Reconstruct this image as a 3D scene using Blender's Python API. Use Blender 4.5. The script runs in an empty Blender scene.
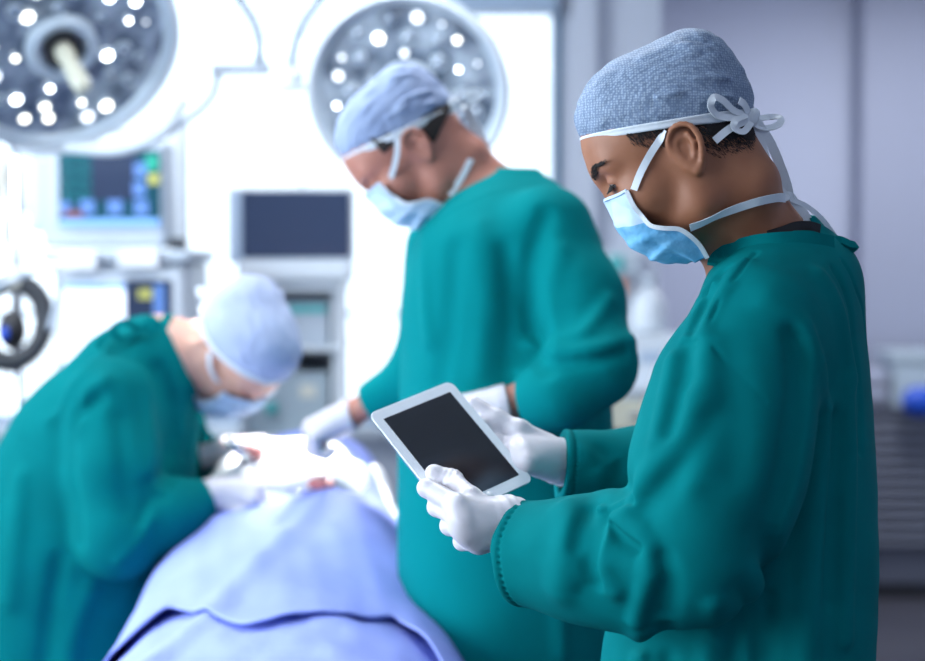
import bpy, math, random
import numpy as np
from mathutils import Vector, Matrix

random.seed(7)
SC = bpy.context.scene
COL = SC.collection
F = 1600.0                      # focal length in pixels of the 925 px wide picture
CAMZ = 1.49
HOR = 262.0                     # row of the horizon
PITCH = math.atan((330.5 - HOR) / F)
CP, SP = math.cos(PITCH), math.sin(PITCH)


def P(px, py, d):
    """world point seen at pixel (px, py) of the photograph, d metres along the floor from the camera"""
    a = (px - 462.5) / F
    b = (330.5 - py) / F
    y = CP + b * SP
    z = -SP + b * CP
    return np.array([a * d / y, d, CAMZ + z * d / y])


# ------------------------------------------------------------------ camera, world, light, exposure
cam_d = bpy.data.cameras.new('camera')
cam = bpy.data.objects.new('camera', cam_d)
COL.objects.link(cam)
cam.location = (0, 0, CAMZ)
cam.rotation_euler = (math.pi / 2 - PITCH, 0, 0)
cam_d.sensor_width = 36
cam_d.lens = F * 36 / 925
cam_d.clip_start = 0.05
cam_d.dof.use_dof = True
cam_d.dof.focus_distance = 1.86
cam_d.dof.aperture_fstop = 2.3
cam_d.dof.aperture_blades = 0
SC.camera = cam

world = bpy.data.worlds.new('world')
SC.world = world
world.use_nodes = True
bg = world.node_tree.nodes['Background']
bg.inputs['Color'].default_value = (0.86, 0.93, 1.0, 1)
bg.inputs['Strength'].default_value = 1.5

SC.view_settings.view_transform = 'Standard'
SC.view_settings.look = 'None'
SC.view_settings.gamma = 1
SC.view_settings.exposure = 0.0
SC.view_settings.use_curve_mapping = False
SC.cycles.sample_clamp_indirect = 6.0


def area_light(name, loc, target, sx, sy, power, col):
    l = bpy.data.lights.new(name, 'AREA')
    l.shape = 'RECTANGLE'
    l.size, l.size_y, l.energy, l.color = sx, sy, power, col
    o = bpy.data.objects.new(name, l)
    COL.objects.link(o)
    o.location = loc
    d = Vector(target) - Vector(loc)
    o.rotation_euler = d.to_track_quat('-Z', 'Y').to_euler()
    o.visible_camera = True
    return o


# daylight through the left windows and the back window; unseen ceiling panels added as fill
LEFT_W = area_light('daylight_left', (-2.95, 1.35, 1.7), (0.2, 1.5, 1.3), 3.2, 1.7, 205, (0.84, 0.93, 1.0))
BACK_W = area_light('daylight_back', (-1.0, 5.9, 1.65), (-0.9, 2.0, 1.2), 2.9, 1.7, 12, (0.86, 0.94, 1.0))
CEIL_FILL = [(-1.2, 1.0, 2.88, 12), (0.0, 3.0, 2.88, 27), (-1.3, 3.7, 2.88, 36), (1.9, 6.1, 2.88, 50), (0.5, 0.1, 2.88, 5)]
for cx, cy, cz, pw in CEIL_FILL:
    area_light('ceiling_panel_light', (cx, cy, cz - 0.03), (cx, cy, 0), 0.58, 0.58, pw, (0.93, 0.97, 1.0))


# ------------------------------------------------------------------ materials
def mat(name, col, rough=0.6, metal=0.0, bump=None, var=None, emit=None, sss=0.0, coat=0.0, sheen=0.0, spec=None, alpha=1.0, trans=0.0):
    m = bpy.data.materials.new(name)
    m.use_nodes = True
    nt = m.node_tree
    b = nt.nodes['Principled BSDF']
    b.inputs['Base Color'].default_value = (*col, 1)
    b.inputs['Roughness'].default_value = rough
    b.inputs['Metallic'].default_value = metal
    b.inputs['Coat Weight'].default_value = coat
    b.inputs['Sheen Weight'].default_value = sheen
    if trans:
        b.inputs['Transmission Weight'].default_value = trans
    if spec is not None:
        b.inputs['Specular IOR Level'].default_value = spec
    if sss:
        b.inputs['Subsurface Weight'].default_value = sss
        b.inputs['Subsurface Radius'].default_value = (1.0, 0.35, 0.2)
        b.inputs['Subsurface Scale'].default_value = 0.008
    if emit:
        b.inputs['Emission Color'].default_value = (*emit[0], 1)
        b.inputs['Emission Strength'].default_value = emit[1]
    tc = nt.nodes.new('ShaderNodeTexCoord')
    if var:                                     # (scale, second colour, detail)
        n = nt.nodes.new('ShaderNodeTexNoise')
        n.inputs['Scale'].default_value = var[0]
        n.inputs['Detail'].default_value = 4
        r = nt.nodes.new('ShaderNodeValToRGB')
        r.color_ramp.elements[0].position = 0.35
        r.color_ramp.elements[1].position = 0.68
        r.color_ramp.elements[0].color = (*col, 1)
        r.color_ramp.elements[1].color = (*var[1], 1)
        nt.links.new(tc.outputs['Object'], n.inputs['Vector'])
        nt.links.new(n.outputs['Fac'], r.inputs['Fac'])
        nt.links.new(r.outputs['Color'], b.inputs['Base Color'])
    if bump:                                    # list of (scale, strength, distance)
        prev = None
        for sc_, st, di in bump:
            n = nt.nodes.new('ShaderNodeTexNoise')
            n.inputs['Scale'].default_value = sc_
            n.inputs['Detail'].default_value = 3
            bp = nt.nodes.new('ShaderNodeBump')
            bp.inputs['Strength'].default_value = st
            bp.inputs['Distance'].default_value = di
            nt.links.new(tc.outputs['Object'], n.inputs['Vector'])
            nt.links.new(n.outputs['Fac'], bp.inputs['Height'])
            if prev:
                nt.links.new(prev.outputs['Normal'], bp.inputs['Normal'])
            prev = bp
        nt.links.new(prev.outputs['Normal'], b.inputs['Normal'])
    return m


def cap_material(name, c1, c2):
    """embossed non-woven fabric: rows of tiny pale dots on blue with crumples"""
    m = mat(name, c1, rough=0.75, bump=[(28, 0.8, 0.006), (75, 0.6, 0.003), (160, 0.3, 0.0015)])
    nt = m.node_tree
    b = nt.nodes['Principled BSDF']
    tc = nt.nodes.new('ShaderNodeTexCoord')
    v = nt.nodes.new('ShaderNodeTexVoronoi')
    v.inputs['Scale'].default_value = 330
    v.inputs['Randomness'].default_value = 0.35
    r = nt.nodes.new('ShaderNodeValToRGB')
    r.color_ramp.elements[0].position = 0.25
    r.color_ramp.elements[1].position = 0.55
    r.color_ramp.elements[0].color = (*c2, 1)
    r.color_ramp.elements[1].color = (*c1, 1)
    nt.links.new(tc.outputs['Object'], v.inputs['Vector'])
    nt.links.new(v.outputs['Distance'], r.inputs['Fac'])
    nt.links.new(r.outputs['Color'], b.inputs['Base Color'])
    return m


M = {
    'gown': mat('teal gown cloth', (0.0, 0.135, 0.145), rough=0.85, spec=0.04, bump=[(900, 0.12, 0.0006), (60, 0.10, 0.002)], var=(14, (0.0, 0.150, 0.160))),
    'gown_mid': mat('bright teal gown cloth', (0.0, 0.180, 0.190), rough=0.9, spec=0.05, bump=[(60, 0.15, 0.003)]),  # lighter copy of the gown teal, brighter light put into the colour
    'seam': mat('dark teal stitching', (0.001, 0.062, 0.066), rough=0.8),
    'skin_a': mat('brown skin', (0.265, 0.098, 0.047), rough=0.56, sss=0.08, bump=[(420, 0.12, 0.0006)], var=(22, (0.315, 0.125, 0.062))),
    'skin_b': mat('fair skin', (0.43, 0.175, 0.125), rough=0.5, sss=0.1),
    'skin_c': mat('light skin', (0.66, 0.36, 0.27), rough=0.5, sss=0.1),
    'hair': mat('near-black hair', (0.012, 0.008, 0.008), rough=0.7, bump=[(500, 0.8, 0.002)]),
    'hair_b': mat('dark brown hair', (0.02, 0.012, 0.01), rough=0.7),
    'cap': cap_material('blue dotted cap fabric', (0.135, 0.190, 0.290), (0.29, 0.36, 0.47)),
    'cap_b': mat('pale blue cap fabric', (0.21, 0.27, 0.43), rough=0.8, bump=[(40, 0.4, 0.004)], var=(12, (0.33, 0.40, 0.55))),
    'cap_c': mat('pale lilac cap fabric', (0.33, 0.38, 0.56), rough=0.8, bump=[(40, 0.4, 0.004)], var=(12, (0.42, 0.48, 0.66))),
    'white_cloth': mat('white tie fabric', (0.68, 0.72, 0.77), rough=0.8, bump=[(300, 0.3, 0.001)]),
    'mask': mat('blue mask paper', (0.11, 0.37, 0.62), rough=0.75, bump=[(260, 0.3, 0.001), (60, 0.6, 0.004)], var=(40, (0.20, 0.48, 0.72))),  # deeper blue carries the shade of the lower mask in its colour
    'mask_top': mat('pale mask paper', (0.46, 0.60, 0.76), rough=0.75, bump=[(260, 0.3, 0.001)]),
    'glove': mat('white latex glove', (0.62, 0.585, 0.63), rough=0.42, sss=0.05, bump=[(60, 0.25, 0.003), (170, 0.15, 0.001)]),
    'shirt': mat('black undershirt', (0.012, 0.012, 0.016), rough=0.9),
    'eye_white': mat('eye white', (0.6, 0.55, 0.52), rough=0.2),
    'iris': mat('dark iris', (0.015, 0.008, 0.006), rough=0.1),
    'ipad': mat('white tablet plastic', (0.74, 0.77, 0.82), rough=0.22),
    'alu': mat('brushed aluminium', (0.62, 0.64, 0.67), rough=0.35, metal=1.0),
    'screen': mat('black glass screen', (0.012, 0.014, 0.020), rough=0.12, spec=0.5),
    'steel': mat('polished steel', (0.72, 0.74, 0.78), rough=0.18, metal=1.0),
    'drape': mat('lavender blue drape cloth', (0.29, 0.355, 0.80), rough=0.9, spec=0.1, bump=[(30, 0.3, 0.006)], var=(7, (0.32, 0.385, 0.82))),
    'gauze': mat('white gauze', (0.85, 0.87, 0.9), rough=0.9, bump=[(90, 0.4, 0.003)]),
    'tissue': mat('pink tissue', (0.62, 0.20, 0.20), rough=0.4),
    'grey_plastic': mat('pale grey plastic', (0.46, 0.52, 0.60), rough=0.45),
    'white_plastic': mat('white plastic', (0.66, 0.71, 0.77), rough=0.4),
    'dark_plastic': mat('charcoal plastic', (0.03, 0.035, 0.045), rough=0.5),
    'lamp_shell': mat('grey-blue lamp housing', (0.50, 0.58, 0.66), rough=0.35),
    'lamp_glass': mat('smoked lamp face', (0.09, 0.12, 0.16), rough=0.2, var=(17, (0.50, 0.57, 0.64))),
    'led': mat('lit lamp cell', (1, 1, 1), emit=((0.95, 0.98, 1.0), 12)),
    'led_warm': mat('lit warm lamp cell', (1, 1, 1), emit=((1.0, 0.97, 0.86), 6)),
    'lens': mat('unlit lamp lens', (0.55, 0.6, 0.68), rough=0.1, metal=0.8),
    'lamp_grey': mat('blue-grey arm enamel', (0.30, 0.37, 0.45), rough=0.4),
    'beige': mat('beige handle cover', (0.55, 0.54, 0.44), rough=0.5),
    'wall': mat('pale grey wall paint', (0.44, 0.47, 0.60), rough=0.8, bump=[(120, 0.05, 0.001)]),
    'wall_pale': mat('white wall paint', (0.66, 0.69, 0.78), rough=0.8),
    'floor': mat('dark vinyl floor', (0.055, 0.055, 0.075), rough=0.4, var=(3, (0.07, 0.07, 0.09))),
    'wall_b': mat('grey wall paint of the pilaster', (0.30, 0.32, 0.42), rough=0.8),  # wall colour darkened to stand in for shade on the pilaster
    'led_soft': mat('dim lit lamp cell', (1, 1, 1), emit=((0.93, 0.96, 1.0), 3)),
    'ceiling': mat('white ceiling paint', (0.7, 0.72, 0.75), rough=0.9),
    'frame': mat('pale blue window frame', (0.40, 0.50, 0.64), rough=0.5),
    'frame_dark': mat('blue-grey window edge', (0.05, 0.15, 0.24), rough=0.5),
    'glass': mat('clear window glass', (1, 1, 1), rough=0.0, trans=1.0),
    'louvre': mat('grey louvre metal', (0.20, 0.215, 0.27), rough=0.5),
    'cab': mat('grey cabinet metal', (0.10, 0.11, 0.15), rough=0.5),
    'bag_blue': mat('royal blue plastic bag', (0.008, 0.07, 0.50), rough=0.4),
    'clear_box': mat('frosted plastic box', (0.42, 0.50, 0.56), rough=0.3),
    'orange': mat('orange plastic', (0.75, 0.33, 0.20), rough=0.5),
    'teal_item': mat('teal plastic', (0.10, 0.50, 0.50), rough=0.5),
    'wood': mat('red-brown wood edge', (0.30, 0.10, 0.05), rough=0.5),
    'rubber': mat('black rubber', (0.02, 0.02, 0.025), rough=0.6),
    'cream': mat('cream plastic', (0.72, 0.70, 0.62), rough=0.5),
    'scr_on': mat('lit white screen', (0.8, 0.85, 1), emit=((0.80, 0.86, 1.0), 1.0)),
    'scr_teal': mat('dark teal screen', (0.01, 0.05, 0.07), rough=0.2, emit=((0.002, 0.065, 0.11), .6)),
    'scr_navy': mat('dark navy screen', (0.02, 0.03, 0.06), rough=0.2, emit=((0.02, 0.035, 0.085), .6)),
    'scr_line': mat('lit teal trace', (0, 0.3, 0.3), emit=((0.02, 0.25, 0.30), .6)),
    'scr_green': mat('lit green readout', (0, 0.3, 0.2), emit=((0.03, 0.26, 0.22), .6)),
    'scr_yellow': mat('lit yellow readout', (0.4, 0.4, 0.1), emit=((0.35, 0.36, 0.10), .6)),
    'scr_blue': mat('lit blue readout', (0.1, 0.2, 0.5), emit=((0.06, 0.15, 0.36), .6)),
    'scr_red': mat('lit red readout', (0.2, 0.05, 0.05), emit=((0.16, 0.06, 0.08), .6)),
    'scr_sky': mat('lit blue bar', (0.2, 0.4, 0.8), emit=((0.16, 0.38, 0.75), .6)),
    'trouser': mat('teal scrub trousers', (0.01, 0.12, 0.13), rough=0.8),
}


# ------------------------------------------------------------------ object helpers
def tag(o, label=None, cat=None, group=None, kind=None):
    if label: o['label'] = label
    if cat: o['category'] = cat
    if group: o['group'] = group
    if kind: o['kind'] = kind
    return o


def empty(name, loc, label, cat, group=None):
    o = bpy.data.objects.new(name, None)
    COL.objects.link(o)
    o.location = tuple(float(v) for v in loc)
    return tag(o, label, cat, group)


def link_mesh(name, me, m, parent=None, smooth=True):
    o = bpy.data.objects.new(name, me)
    COL.objects.link(o)
    if m is not None:
        me.materials.append(M[m] if isinstance(m, str) else m)
    me.polygons.foreach_set('use_smooth', [bool(smooth)] * len(me.polygons))
    if parent is not None:
        o.parent = parent
        if parent.type == 'EMPTY' or True:
            o.matrix_parent_inverse = world_of(parent).inverted()
    return o


def world_of(o):
    m = Matrix.LocRotScale(o.location, o.rotation_euler, o.scale)
    if o.parent is not None:
        return world_of(o.parent) @ o.matrix_parent_inverse @ m
    return m


def mesh_from(name, V, Q):
    me = bpy.data.meshes.new(name)
    V = np.asarray(V, dtype=np.float32)
    Q = np.asarray(Q, dtype=np.int32)
    me.vertices.add(len(V))
    me.vertices.foreach_set('co', V.ravel())
    me.loops.add(Q.size)
    me.loops.foreach_set('vertex_index', Q.ravel())
    me.polygons.add(len(Q))
    me.polygons.foreach_set('loop_start', np.arange(len(Q), dtype=np.int32) * Q.shape[1])
    me.polygons.foreach_set('loop_total', np.full(len(Q), Q.shape[1], dtype=np.int32))
    me.update(calc_edges=True)
    me.validate()
    return me


# ------------------------------------------------------------------ implicit surfaces
def smin(a, b, k):
    h = np.maximum(k - np.abs(a - b), 0.0) / k
    return np.minimum(a, b) - h * h * k * 0.25


def smax(a, b, k):
    return -smin(-a, -b, k)


def A(*v):
    return np.array(v, dtype=float)


def cap_(p, a, b, ra, rb):
    a = np.asarray(a); b = np.asarray(b)
    ab = b - a
    t = np.clip(((p - a) @ ab) / (ab @ ab + 1e-12), 0, 1)
    return np.linalg.norm(p - a - t[:, None] * ab, axis=1) - (ra + (rb - ra) * t)


def ell(p, c, r):
    r = np.asarray(r, dtype=float)
    q = (p - np.asarray(c)) / r
    k0 = np.linalg.norm(q, axis=1)
    k1 = np.linalg.norm(q / r, axis=1) + 1e-9
    return k0 * (k0 - 1.0) / k1


def chain(p, pts, k=0.02):
    """pts: list of (point, radius); one limb of tapered capsules"""
    d = None
    for (a, ra), (b, rb) in zip(pts[:-1], pts[1:]):
        c = cap_(p, a, b, ra, rb)
        d = c if d is None else smin(d, c, k)
    return d


def polydist(p, pts):
    d = np.full(len(p), 1e9)
    for a, b in zip(pts[:-1], pts[1:]):
        ab = b - a
        t = np.clip(((p - a) @ ab) / (ab @ ab + 1e-12), 0, 1)
        d = np.minimum(d, np.linalg.norm(p - a - t[:, None] * ab, axis=1))
    return d


def stepfold(p, pts, amp, w):
    """one cloth layer lying over another: raised on the right of the line, sunk on its left"""
    seg = np.array([np.linalg.norm(b - a) for a, b in zip(pts[:-1], pts[1:])]); tot = seg.sum(); acc = 0
    best = np.full(len(p), 1e9); sg = np.zeros(len(p)); ss = np.zeros(len(p))
    for (a, b), L in zip(zip(pts[:-1], pts[1:]), seg):
        ab = b - a
        t = np.clip(((p - a) @ ab) / (ab @ ab + 1e-12), 0, 1)
        d = np.linalg.norm(p - a - t[:, None] * ab, axis=1)
        c = (ab[0] * (p[:, 2] - a[2]) - ab[2] * (p[:, 0] - a[0])) / (math.hypot(ab[0], ab[2]) + 1e-9)
        m = d < best
        best[m] = d[m]; sg[m] = c[m]; ss[m] = (acc + t * L)[m] / tot
        acc += L
    fade = np.clip(np.minimum(ss, 1 - ss) / .22, 0, 1); fade = fade * fade * (3 - 2 * fade)
    x = sg
    return amp * fade * np.where(x > 0, 1.0, 1.3) * np.tanh(x / (.32 * w)) * np.exp(-best / w)


def wob(p, scale, seed):
    """smooth pseudo-noise in -1..1"""
    rs = np.random.RandomState(seed)
    s = np.zeros(len(p))
    for i in range(5):
        v = rs.normal(size=3); v /= np.linalg.norm(v)
        s += np.sin(p @ v * scale * rs.uniform(0.6, 1.6) + rs.uniform(0, 6.28))
    return s / 5


def mesh_sdf(name, f, lo, hi, h, levels=4, slack=1.35, proj=True):
    """adaptive surface nets: a smooth closed quad mesh of f = 0"""
    lo = np.asarray(lo, dtype=float)
    hi = np.asarray(hi, dtype=float)
    H = h * 2 ** levels
    n = np.ceil((hi - lo) / H).astype(int)
    g = np.stack(np.meshgrid(*[np.arange(k) for k in n], indexing='ij'), -1).reshape(-1, 3)
    cur = H
    for L in range(levels + 1):
        c = lo + (g + 0.5) * cur
        v = f(c)
        g = g[np.abs(v) < cur * 0.87 * slack + 0.001]
        if L == levels:
            break
        g = (g[:, None, :] * 2 + OFF8[None]).reshape(-1, 3)
        cur /= 2
    S = np.int64(1 << 20)
    key = lambda q: (q[:, 0].astype(np.int64) * S + q[:, 1]) * S + q[:, 2]
    corners = (g[:, None, :] + OFF8[None]).reshape(-1, 3)
    ck = key(corners)
    uk, first, inv = np.unique(ck, return_index=True, return_inverse=True)
    uv = f(lo + corners[first] * h)
    vals = uv[inv].reshape(-1, 8)
    s = vals < 0
    act = s.any(1) & ~s.all(1)
    g = g[act]; vals = vals[act]; s = s[act]
    acc = np.zeros((len(g), 3)); cnt = np.zeros(len(g))
    for i in range(8):
        for ax in range(3):
            if OFF8[i][ax] == 0:
                o = OFF8[i].copy(); o[ax] = 1
                j = int(o[0] * 4 + o[1] * 2 + o[2])
                m = s[:, i] != s[:, j]
                t = vals[m, i] / (vals[m, i] - vals[m, j])
                q = np.tile(OFF8[i].astype(float), (m.sum(), 1))
                q[:, ax] += t
                acc[m] += q; cnt[m] += 1
    V = lo + (g + acc / cnt[:, None]) * h
    gk = key(g)
    order = np.argsort(gk); sk = gk[order]

    def look(q):
        kk = key(q)
        i = np.searchsorted(sk, kk)
        i = np.minimum(i, len(sk) - 1)
        r = order[i]
        return np.where(sk[i] == kk, r, -1)
    quads = []
    for ax in range(3):
        b, c = [(1, 2), (2, 0), (0, 1)][ax]
        j = [4, 2, 1][ax]
        m = s[:, 0] != s[:, j]
        base = g[m]
        eb = np.zeros(3, int); eb[b] = 1
        ec = np.zeros(3, int); ec[c] = 1
        i0 = np.nonzero(m)[0]
        i1 = look(base - eb); i2 = look(base - eb - ec); i3 = look(base - ec)
        ok = (i1 >= 0) & (i2 >= 0) & (i3 >= 0)
        q = np.stack([i0, i1, i2, i3], 1)
        flip = ~s[m, 0]
        q[flip] = q[flip][:, ::-1]
        quads.append(q[ok])
    Q = np.concatenate(quads)
    if proj:
        e = h * 0.25
        for _ in range(1):
            v0 = f(V)
            G = np.stack([f(V + np.eye(3)[i] * e) - v0 for i in range(3)], 1) / e
            gl = (G ** 2).sum(1) + 1e-6
            st = -(v0 / np.maximum(gl, 0.2))[:, None] * G
            ln = np.linalg.norm(st, axis=1)
            st *= np.minimum(1, (0.6 * h) / (ln + 1e-9))[:, None]
            V = V + st
    return mesh_from(name, V, Q)


OFF8 = np.array([[i, j, k] for i in (0, 1) for j in (0, 1) for k in (0, 1)])


def hit(f, px, py, dmax=3.6, dmin=1.2, back=0.0):
    """first point of surface f on the line of sight through a pixel"""
    o = np.array([0, 0, CAMZ])
    q = P(px, py, 1.0) - o
    q = q / np.linalg.norm(q)
    t = dmin
    for _ in range(400):
        v = f((o + q * t)[None])[0]
        if v < 0.0004:
            break
        t += max(v * 0.6, 0.0005)
        if t > dmax:
            return None
    return o + q * (t + back)


def hits(f, pts, **k):
    r = []
    for x, y in pts:
        h = hit(f, x, y, **k)
        if h is not None:
            r.append(h)
    return r


def spline(pts, n=8):
    """Catmull-Rom through points"""
    pts = [np.asarray(p, dtype=float) for p in pts]
    if len(pts) < 3:
        return [pts[0] + (pts[-1] - pts[0]) * t for t in np.linspace(0, 1, n + 1)]
    e = [2 * pts[0] - pts[1]] + pts + [2 * pts[-1] - pts[-2]]
    out = []
    for i in range(1, len(e) - 2):
        for t in np.linspace(0, 1, n, endpoint=False):
            a, b, c, d = e[i - 1], e[i], e[i + 1], e[i + 2]
            out.append(0.5 * ((2 * b) + (-a + c) * t + (2 * a - 5 * b + 4 * c - d) * t * t + (-a + 3 * b - 3 * c + d) * t ** 3))
    out.append(pts[-1])
    return out


def grad(f, p, e=0.001):
    v = np.array([f((p + np.eye(3)[i] * e)[None])[0] - f((p - np.eye(3)[i] * e)[None])[0] for i in range(3)])
    return v / (np.linalg.norm(v) + 1e-9)


def ribbon(name, pts, w, m, parent, nrm=None, th=0.0007, n=8, taper=None, smooth=False):
    """a flat band of cloth through pts; nrm: a function point -> face normal, or one vector"""
    pts = spline(pts, n)
    V, Q = [], []
    N = len(pts)
    prev = None
    for i, p in enumerate(pts):
        t = pts[min(i + 1, N - 1)] - pts[max(i - 1, 0)]
        t = t / (np.linalg.norm(t) + 1e-9)
        nn = nrm(p) if callable(nrm) else (np.asarray(nrm, dtype=float) if nrm is not None else np.array([0, -1, 0.2]))
        s = np.cross(t, nn)
        if np.linalg.norm(s) < 1e-3:
            s = prev if prev is not None else np.array([0, 0, 1.0])
        s = s / np.linalg.norm(s)
        if prev is not None and s @ prev < 0:
            s = -s
        prev = s
        nn = np.cross(s, t)
        ww = w * (taper(i / (N - 1)) if taper else 1)
        for a, b in ((-1, -1), (1, -1), (1, 1), (-1, 1)):
            V.append(p + s * a * ww / 2 + nn * b * th / 2)
        if i:
            o = 4 * (i - 1)
            for k in range(4):
                Q.append((o + k, o + (k + 1) % 4, o + 4 + (k + 1) % 4, o + 4 + k))
    Q.append((0, 3, 2, 1)); o = 4 * (N - 1); Q.append((o, o + 1, o + 2, o + 3))
    return link_mesh(name, mesh_from(name, V, Q), m, parent, smooth)


def tube_mesh(pts, r, seg=10, n=6, radii=None):
    pts = spline(pts, n) if n > 1 else [np.asarray(p, dtype=float) for p in pts]
    N = len(pts)
    V, Q = [], []
    up = None
    for i, p in enumerate(pts):
        t = pts[min(i + 1, N - 1)] - pts[max(i - 1, 0)]
        t = t / (np.linalg.norm(t) + 1e-9)
        if up is None:
            up = np.cross(t, [0, 0, 1.0])
            if np.linalg.norm(up) < 1e-3: up = np.array([1.0, 0, 0])
        up = up - t * (up @ t); up /= np.linalg.norm(up)
        s = np.cross(t, up)
        rr = radii(i / (N - 1)) if radii else r
        for k in range(seg):
            a = 2 * math.pi * k / seg
            V.append(p + rr * (math.cos(a) * up + math.sin(a) * s))
        if i:
            o = seg * (i - 1)
            for k in range(seg):
                Q.append((o + k, o + (k + 1) % seg, o + seg + (k + 1) % seg, o + seg + k))
    # end caps as fans
    for e, i in ((0, 0), (1, N - 1)):
        c = len(V); V.append(pts[i])
        o = seg * i
        for k in range(0, seg, 2):
            a, b, d = o + k, o + (k + 1) % seg, o + (k + 2) % seg
            Q.append((c, a, b, d) if e else (c, d, b, a))
    return V, Q


def tube(name, pts, r, m, parent=None, seg=10, n=6, radii=None):
    V, Q = tube_mesh(pts, r, seg, n, radii)
    return link_mesh(name, mesh_from(name, V, Q), m, parent)


def boxes(name, specs, m, parent=None, bevel=0.004, smooth=False):
    """specs: list of (x0,x1,y0,y1,z0,z1)"""
    V, Q = [], []
    for (x0, x1, y0, y1, z0, z1) in specs:
        o = len(V)
        V += [(x0, y0, z0), (x1, y0, z0), (x1, y1, z0), (x0, y1, z0), (x0, y0, z1), (x1, y0, z1), (x1, y1, z1), (x0, y1, z1)]
        Q += [(o, o + 3, o + 2, o + 1), (o + 4, o + 5, o + 6, o + 7), (o, o + 1, o + 5, o + 4), (o + 1, o + 2, o + 6, o + 5), (o + 2, o + 3, o + 7, o + 6), (o + 3, o, o + 4, o + 7)]
    o = link_mesh(name, mesh_from(name, V, Q), m, parent, smooth)
    if bevel:
        b = o.modifiers.new('bevel', 'BEVEL'); b.width = bevel; b.segments = 3; b.limit_method = 'ANGLE'
    return o


def pbox(px0, px1, py0, py1, d, dep):
    """box whose front face spans pixels at depth d and which is dep deep"""
    a = P(px0, py1, d); b = P(px1, py0, d)
    return (a[0], b[0], d, d + dep, a[2], b[2])


def lathe(name, prof, m, parent, mtx, seg=48, smooth=True):
    """prof: list of (r, z) turned about local z, placed by matrix"""
    V, Q = [], []
    for r, z in prof:
        for k in range(seg):
            a = 2 * math.pi * k / seg
            V.append(mtx @ Vector((r * math.cos(a), r * math.sin(a), z)))
    for i in range(len(prof) - 1):
        o = i * seg
        for k in range(seg):
            Q.append((o + k, o + (k + 1) % seg, o + seg + (k + 1) % seg, o + seg + k))
    return link_mesh(name, mesh_from(name, [tuple(v) for v in V], Q), m, parent, smooth)


# ------------------------------------------------------------------ the room
def struct(name, specs, m, bevel=0, smooth=False):
    return tag(boxes(name, specs, m, None, bevel, smooth), kind='structure')


WX0, WX1, WZ0, WZ1 = -2.45, P(556, 200, 5.6)[0], 0.92, 2.78
XR = P(660, 200, 5.6)[0]
struct('floor', [(-2.8, 3.2, -2.2, 7.7, -0.1, 0)], 'floor')
struct('ceiling', [(-2.8, 3.2, -2.2, 7.7, 2.9, 3.0)], 'ceiling')
struct('wall_back', [(-2.8, WX0, 5.6, 5.75, 0, 2.9), (WX0, WX1, 5.6, 5.75, 0, WZ0), (WX0, WX1, 5.6, 5.75, WZ1, 2.9), (WX1, XR, 5.6, 5.75, 0, 2.9), (XR - .12, XR, 5.75, 7.6, 0, 2.9)], 'wall_pale')
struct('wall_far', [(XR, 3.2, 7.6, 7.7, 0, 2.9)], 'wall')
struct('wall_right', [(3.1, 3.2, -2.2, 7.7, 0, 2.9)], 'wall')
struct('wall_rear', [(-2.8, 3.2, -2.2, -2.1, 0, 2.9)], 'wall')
struct('wall_left', [(-2.8, -2.7, -2.2, -.3, 0, 2.9), (-2.8, -2.7, 3.0, 5.7, 0, 2.9), (-2.8, -2.7, -.3, 3.0, 0, .8), (-2.8, -2.7, -.3, 3.0, 2.55, 2.9)], 'wall_pale')
xc_ = P(852, 200, 7.6)[0]
struct('trim_1', [(xc_, xc_ + .5, 7.42, 7.6, 0, 2.9)], 'wall_b')
struct('trim_2', [(P(571, 0, 5.58)[0], P(596, 0, 5.58)[0], 5.53, 5.6, 0, 2.9)], 'wall_pale', .004)
struct('baseboard_far', [(XR, 3.1, 7.57, 7.6, 0, .10)], 'cab')


def pane_material():
    m = bpy.data.materials.new('window pane glass')
    m.use_nodes = True
    nt = m.node_tree
    nt.nodes.clear()
    o = nt.nodes.new('ShaderNodeOutputMaterial'); x = nt.nodes.new('ShaderNodeMixShader')
    t = nt.nodes.new('ShaderNodeBsdfTransparent'); g = nt.nodes.new('ShaderNodeBsdfGlossy')
    t.inputs['Color'].default_value = (.95, .98, 1, 1); g.inputs['Roughness'].default_value = .02
    x.inputs[0].default_value = .05
    nt.links.new(t.outputs[0], x.inputs[1]); nt.links.new(g.outputs[0], x.inputs[2]); nt.links.new(x.outputs[0], o.inputs[0])
    return m


M['pane'] = pane_material()
fw = .03
w1 = struct('window_1', [(WX0, WX0 + fw, 5.60, 5.66, WZ0, WZ1), (WX1 - fw * .6, WX1, 5.585, 5.66, WZ0, WZ1), (WX0, WX1, 5.6, 5.66, WZ0, WZ0 + fw), (WX0, WX1, 5.6, 5.66, WZ1 - fw, WZ1)], 'frame', .003)
boxes('glass_pane', [(WX0 + fw, WX1 - fw * .6, 5.625, 5.631, WZ0 + fw, WZ1 - fw)], 'pane', w1, 0)
gz = P(400, 314, 5.6)[2]
boxes('glazing_bar', [(WX0, WX1, 5.60, 5.64, gz - .008, gz + .010)], 'frame', w1, .002)
boxes('window_edge', [(WX1 - .002, WX1 + .012, 5.575, 5.60, WZ0, WZ1 + .1)], 'frame_dark', w1, .002)
boxes('blind_box', [(P(445, 0, 5.5)[0], WX1, 5.50, 5.60, P(500, 12, 5.5)[2], 2.80)], 'frame', w1, .004)
boxes('sill', [(WX0 - .05, WX1 + .03, 5.50, 5.62, WZ0 - .035, WZ0)], 'white_plastic', w1, .004)
w2 = struct('window_2', [(-2.78, -2.71, -.3, -.25, .8, 2.55), (-2.78, -2.71, 2.95, 3.0, .8, 2.55), (-2.78, -2.71, 1.32, 1.38, .8, 2.55), (-2.78, -2.71, -.3, 3.0, .8, .85), (-2.78, -2.71, -.3, 3.0, 2.5, 2.55)], 'frame', .003)
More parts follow.
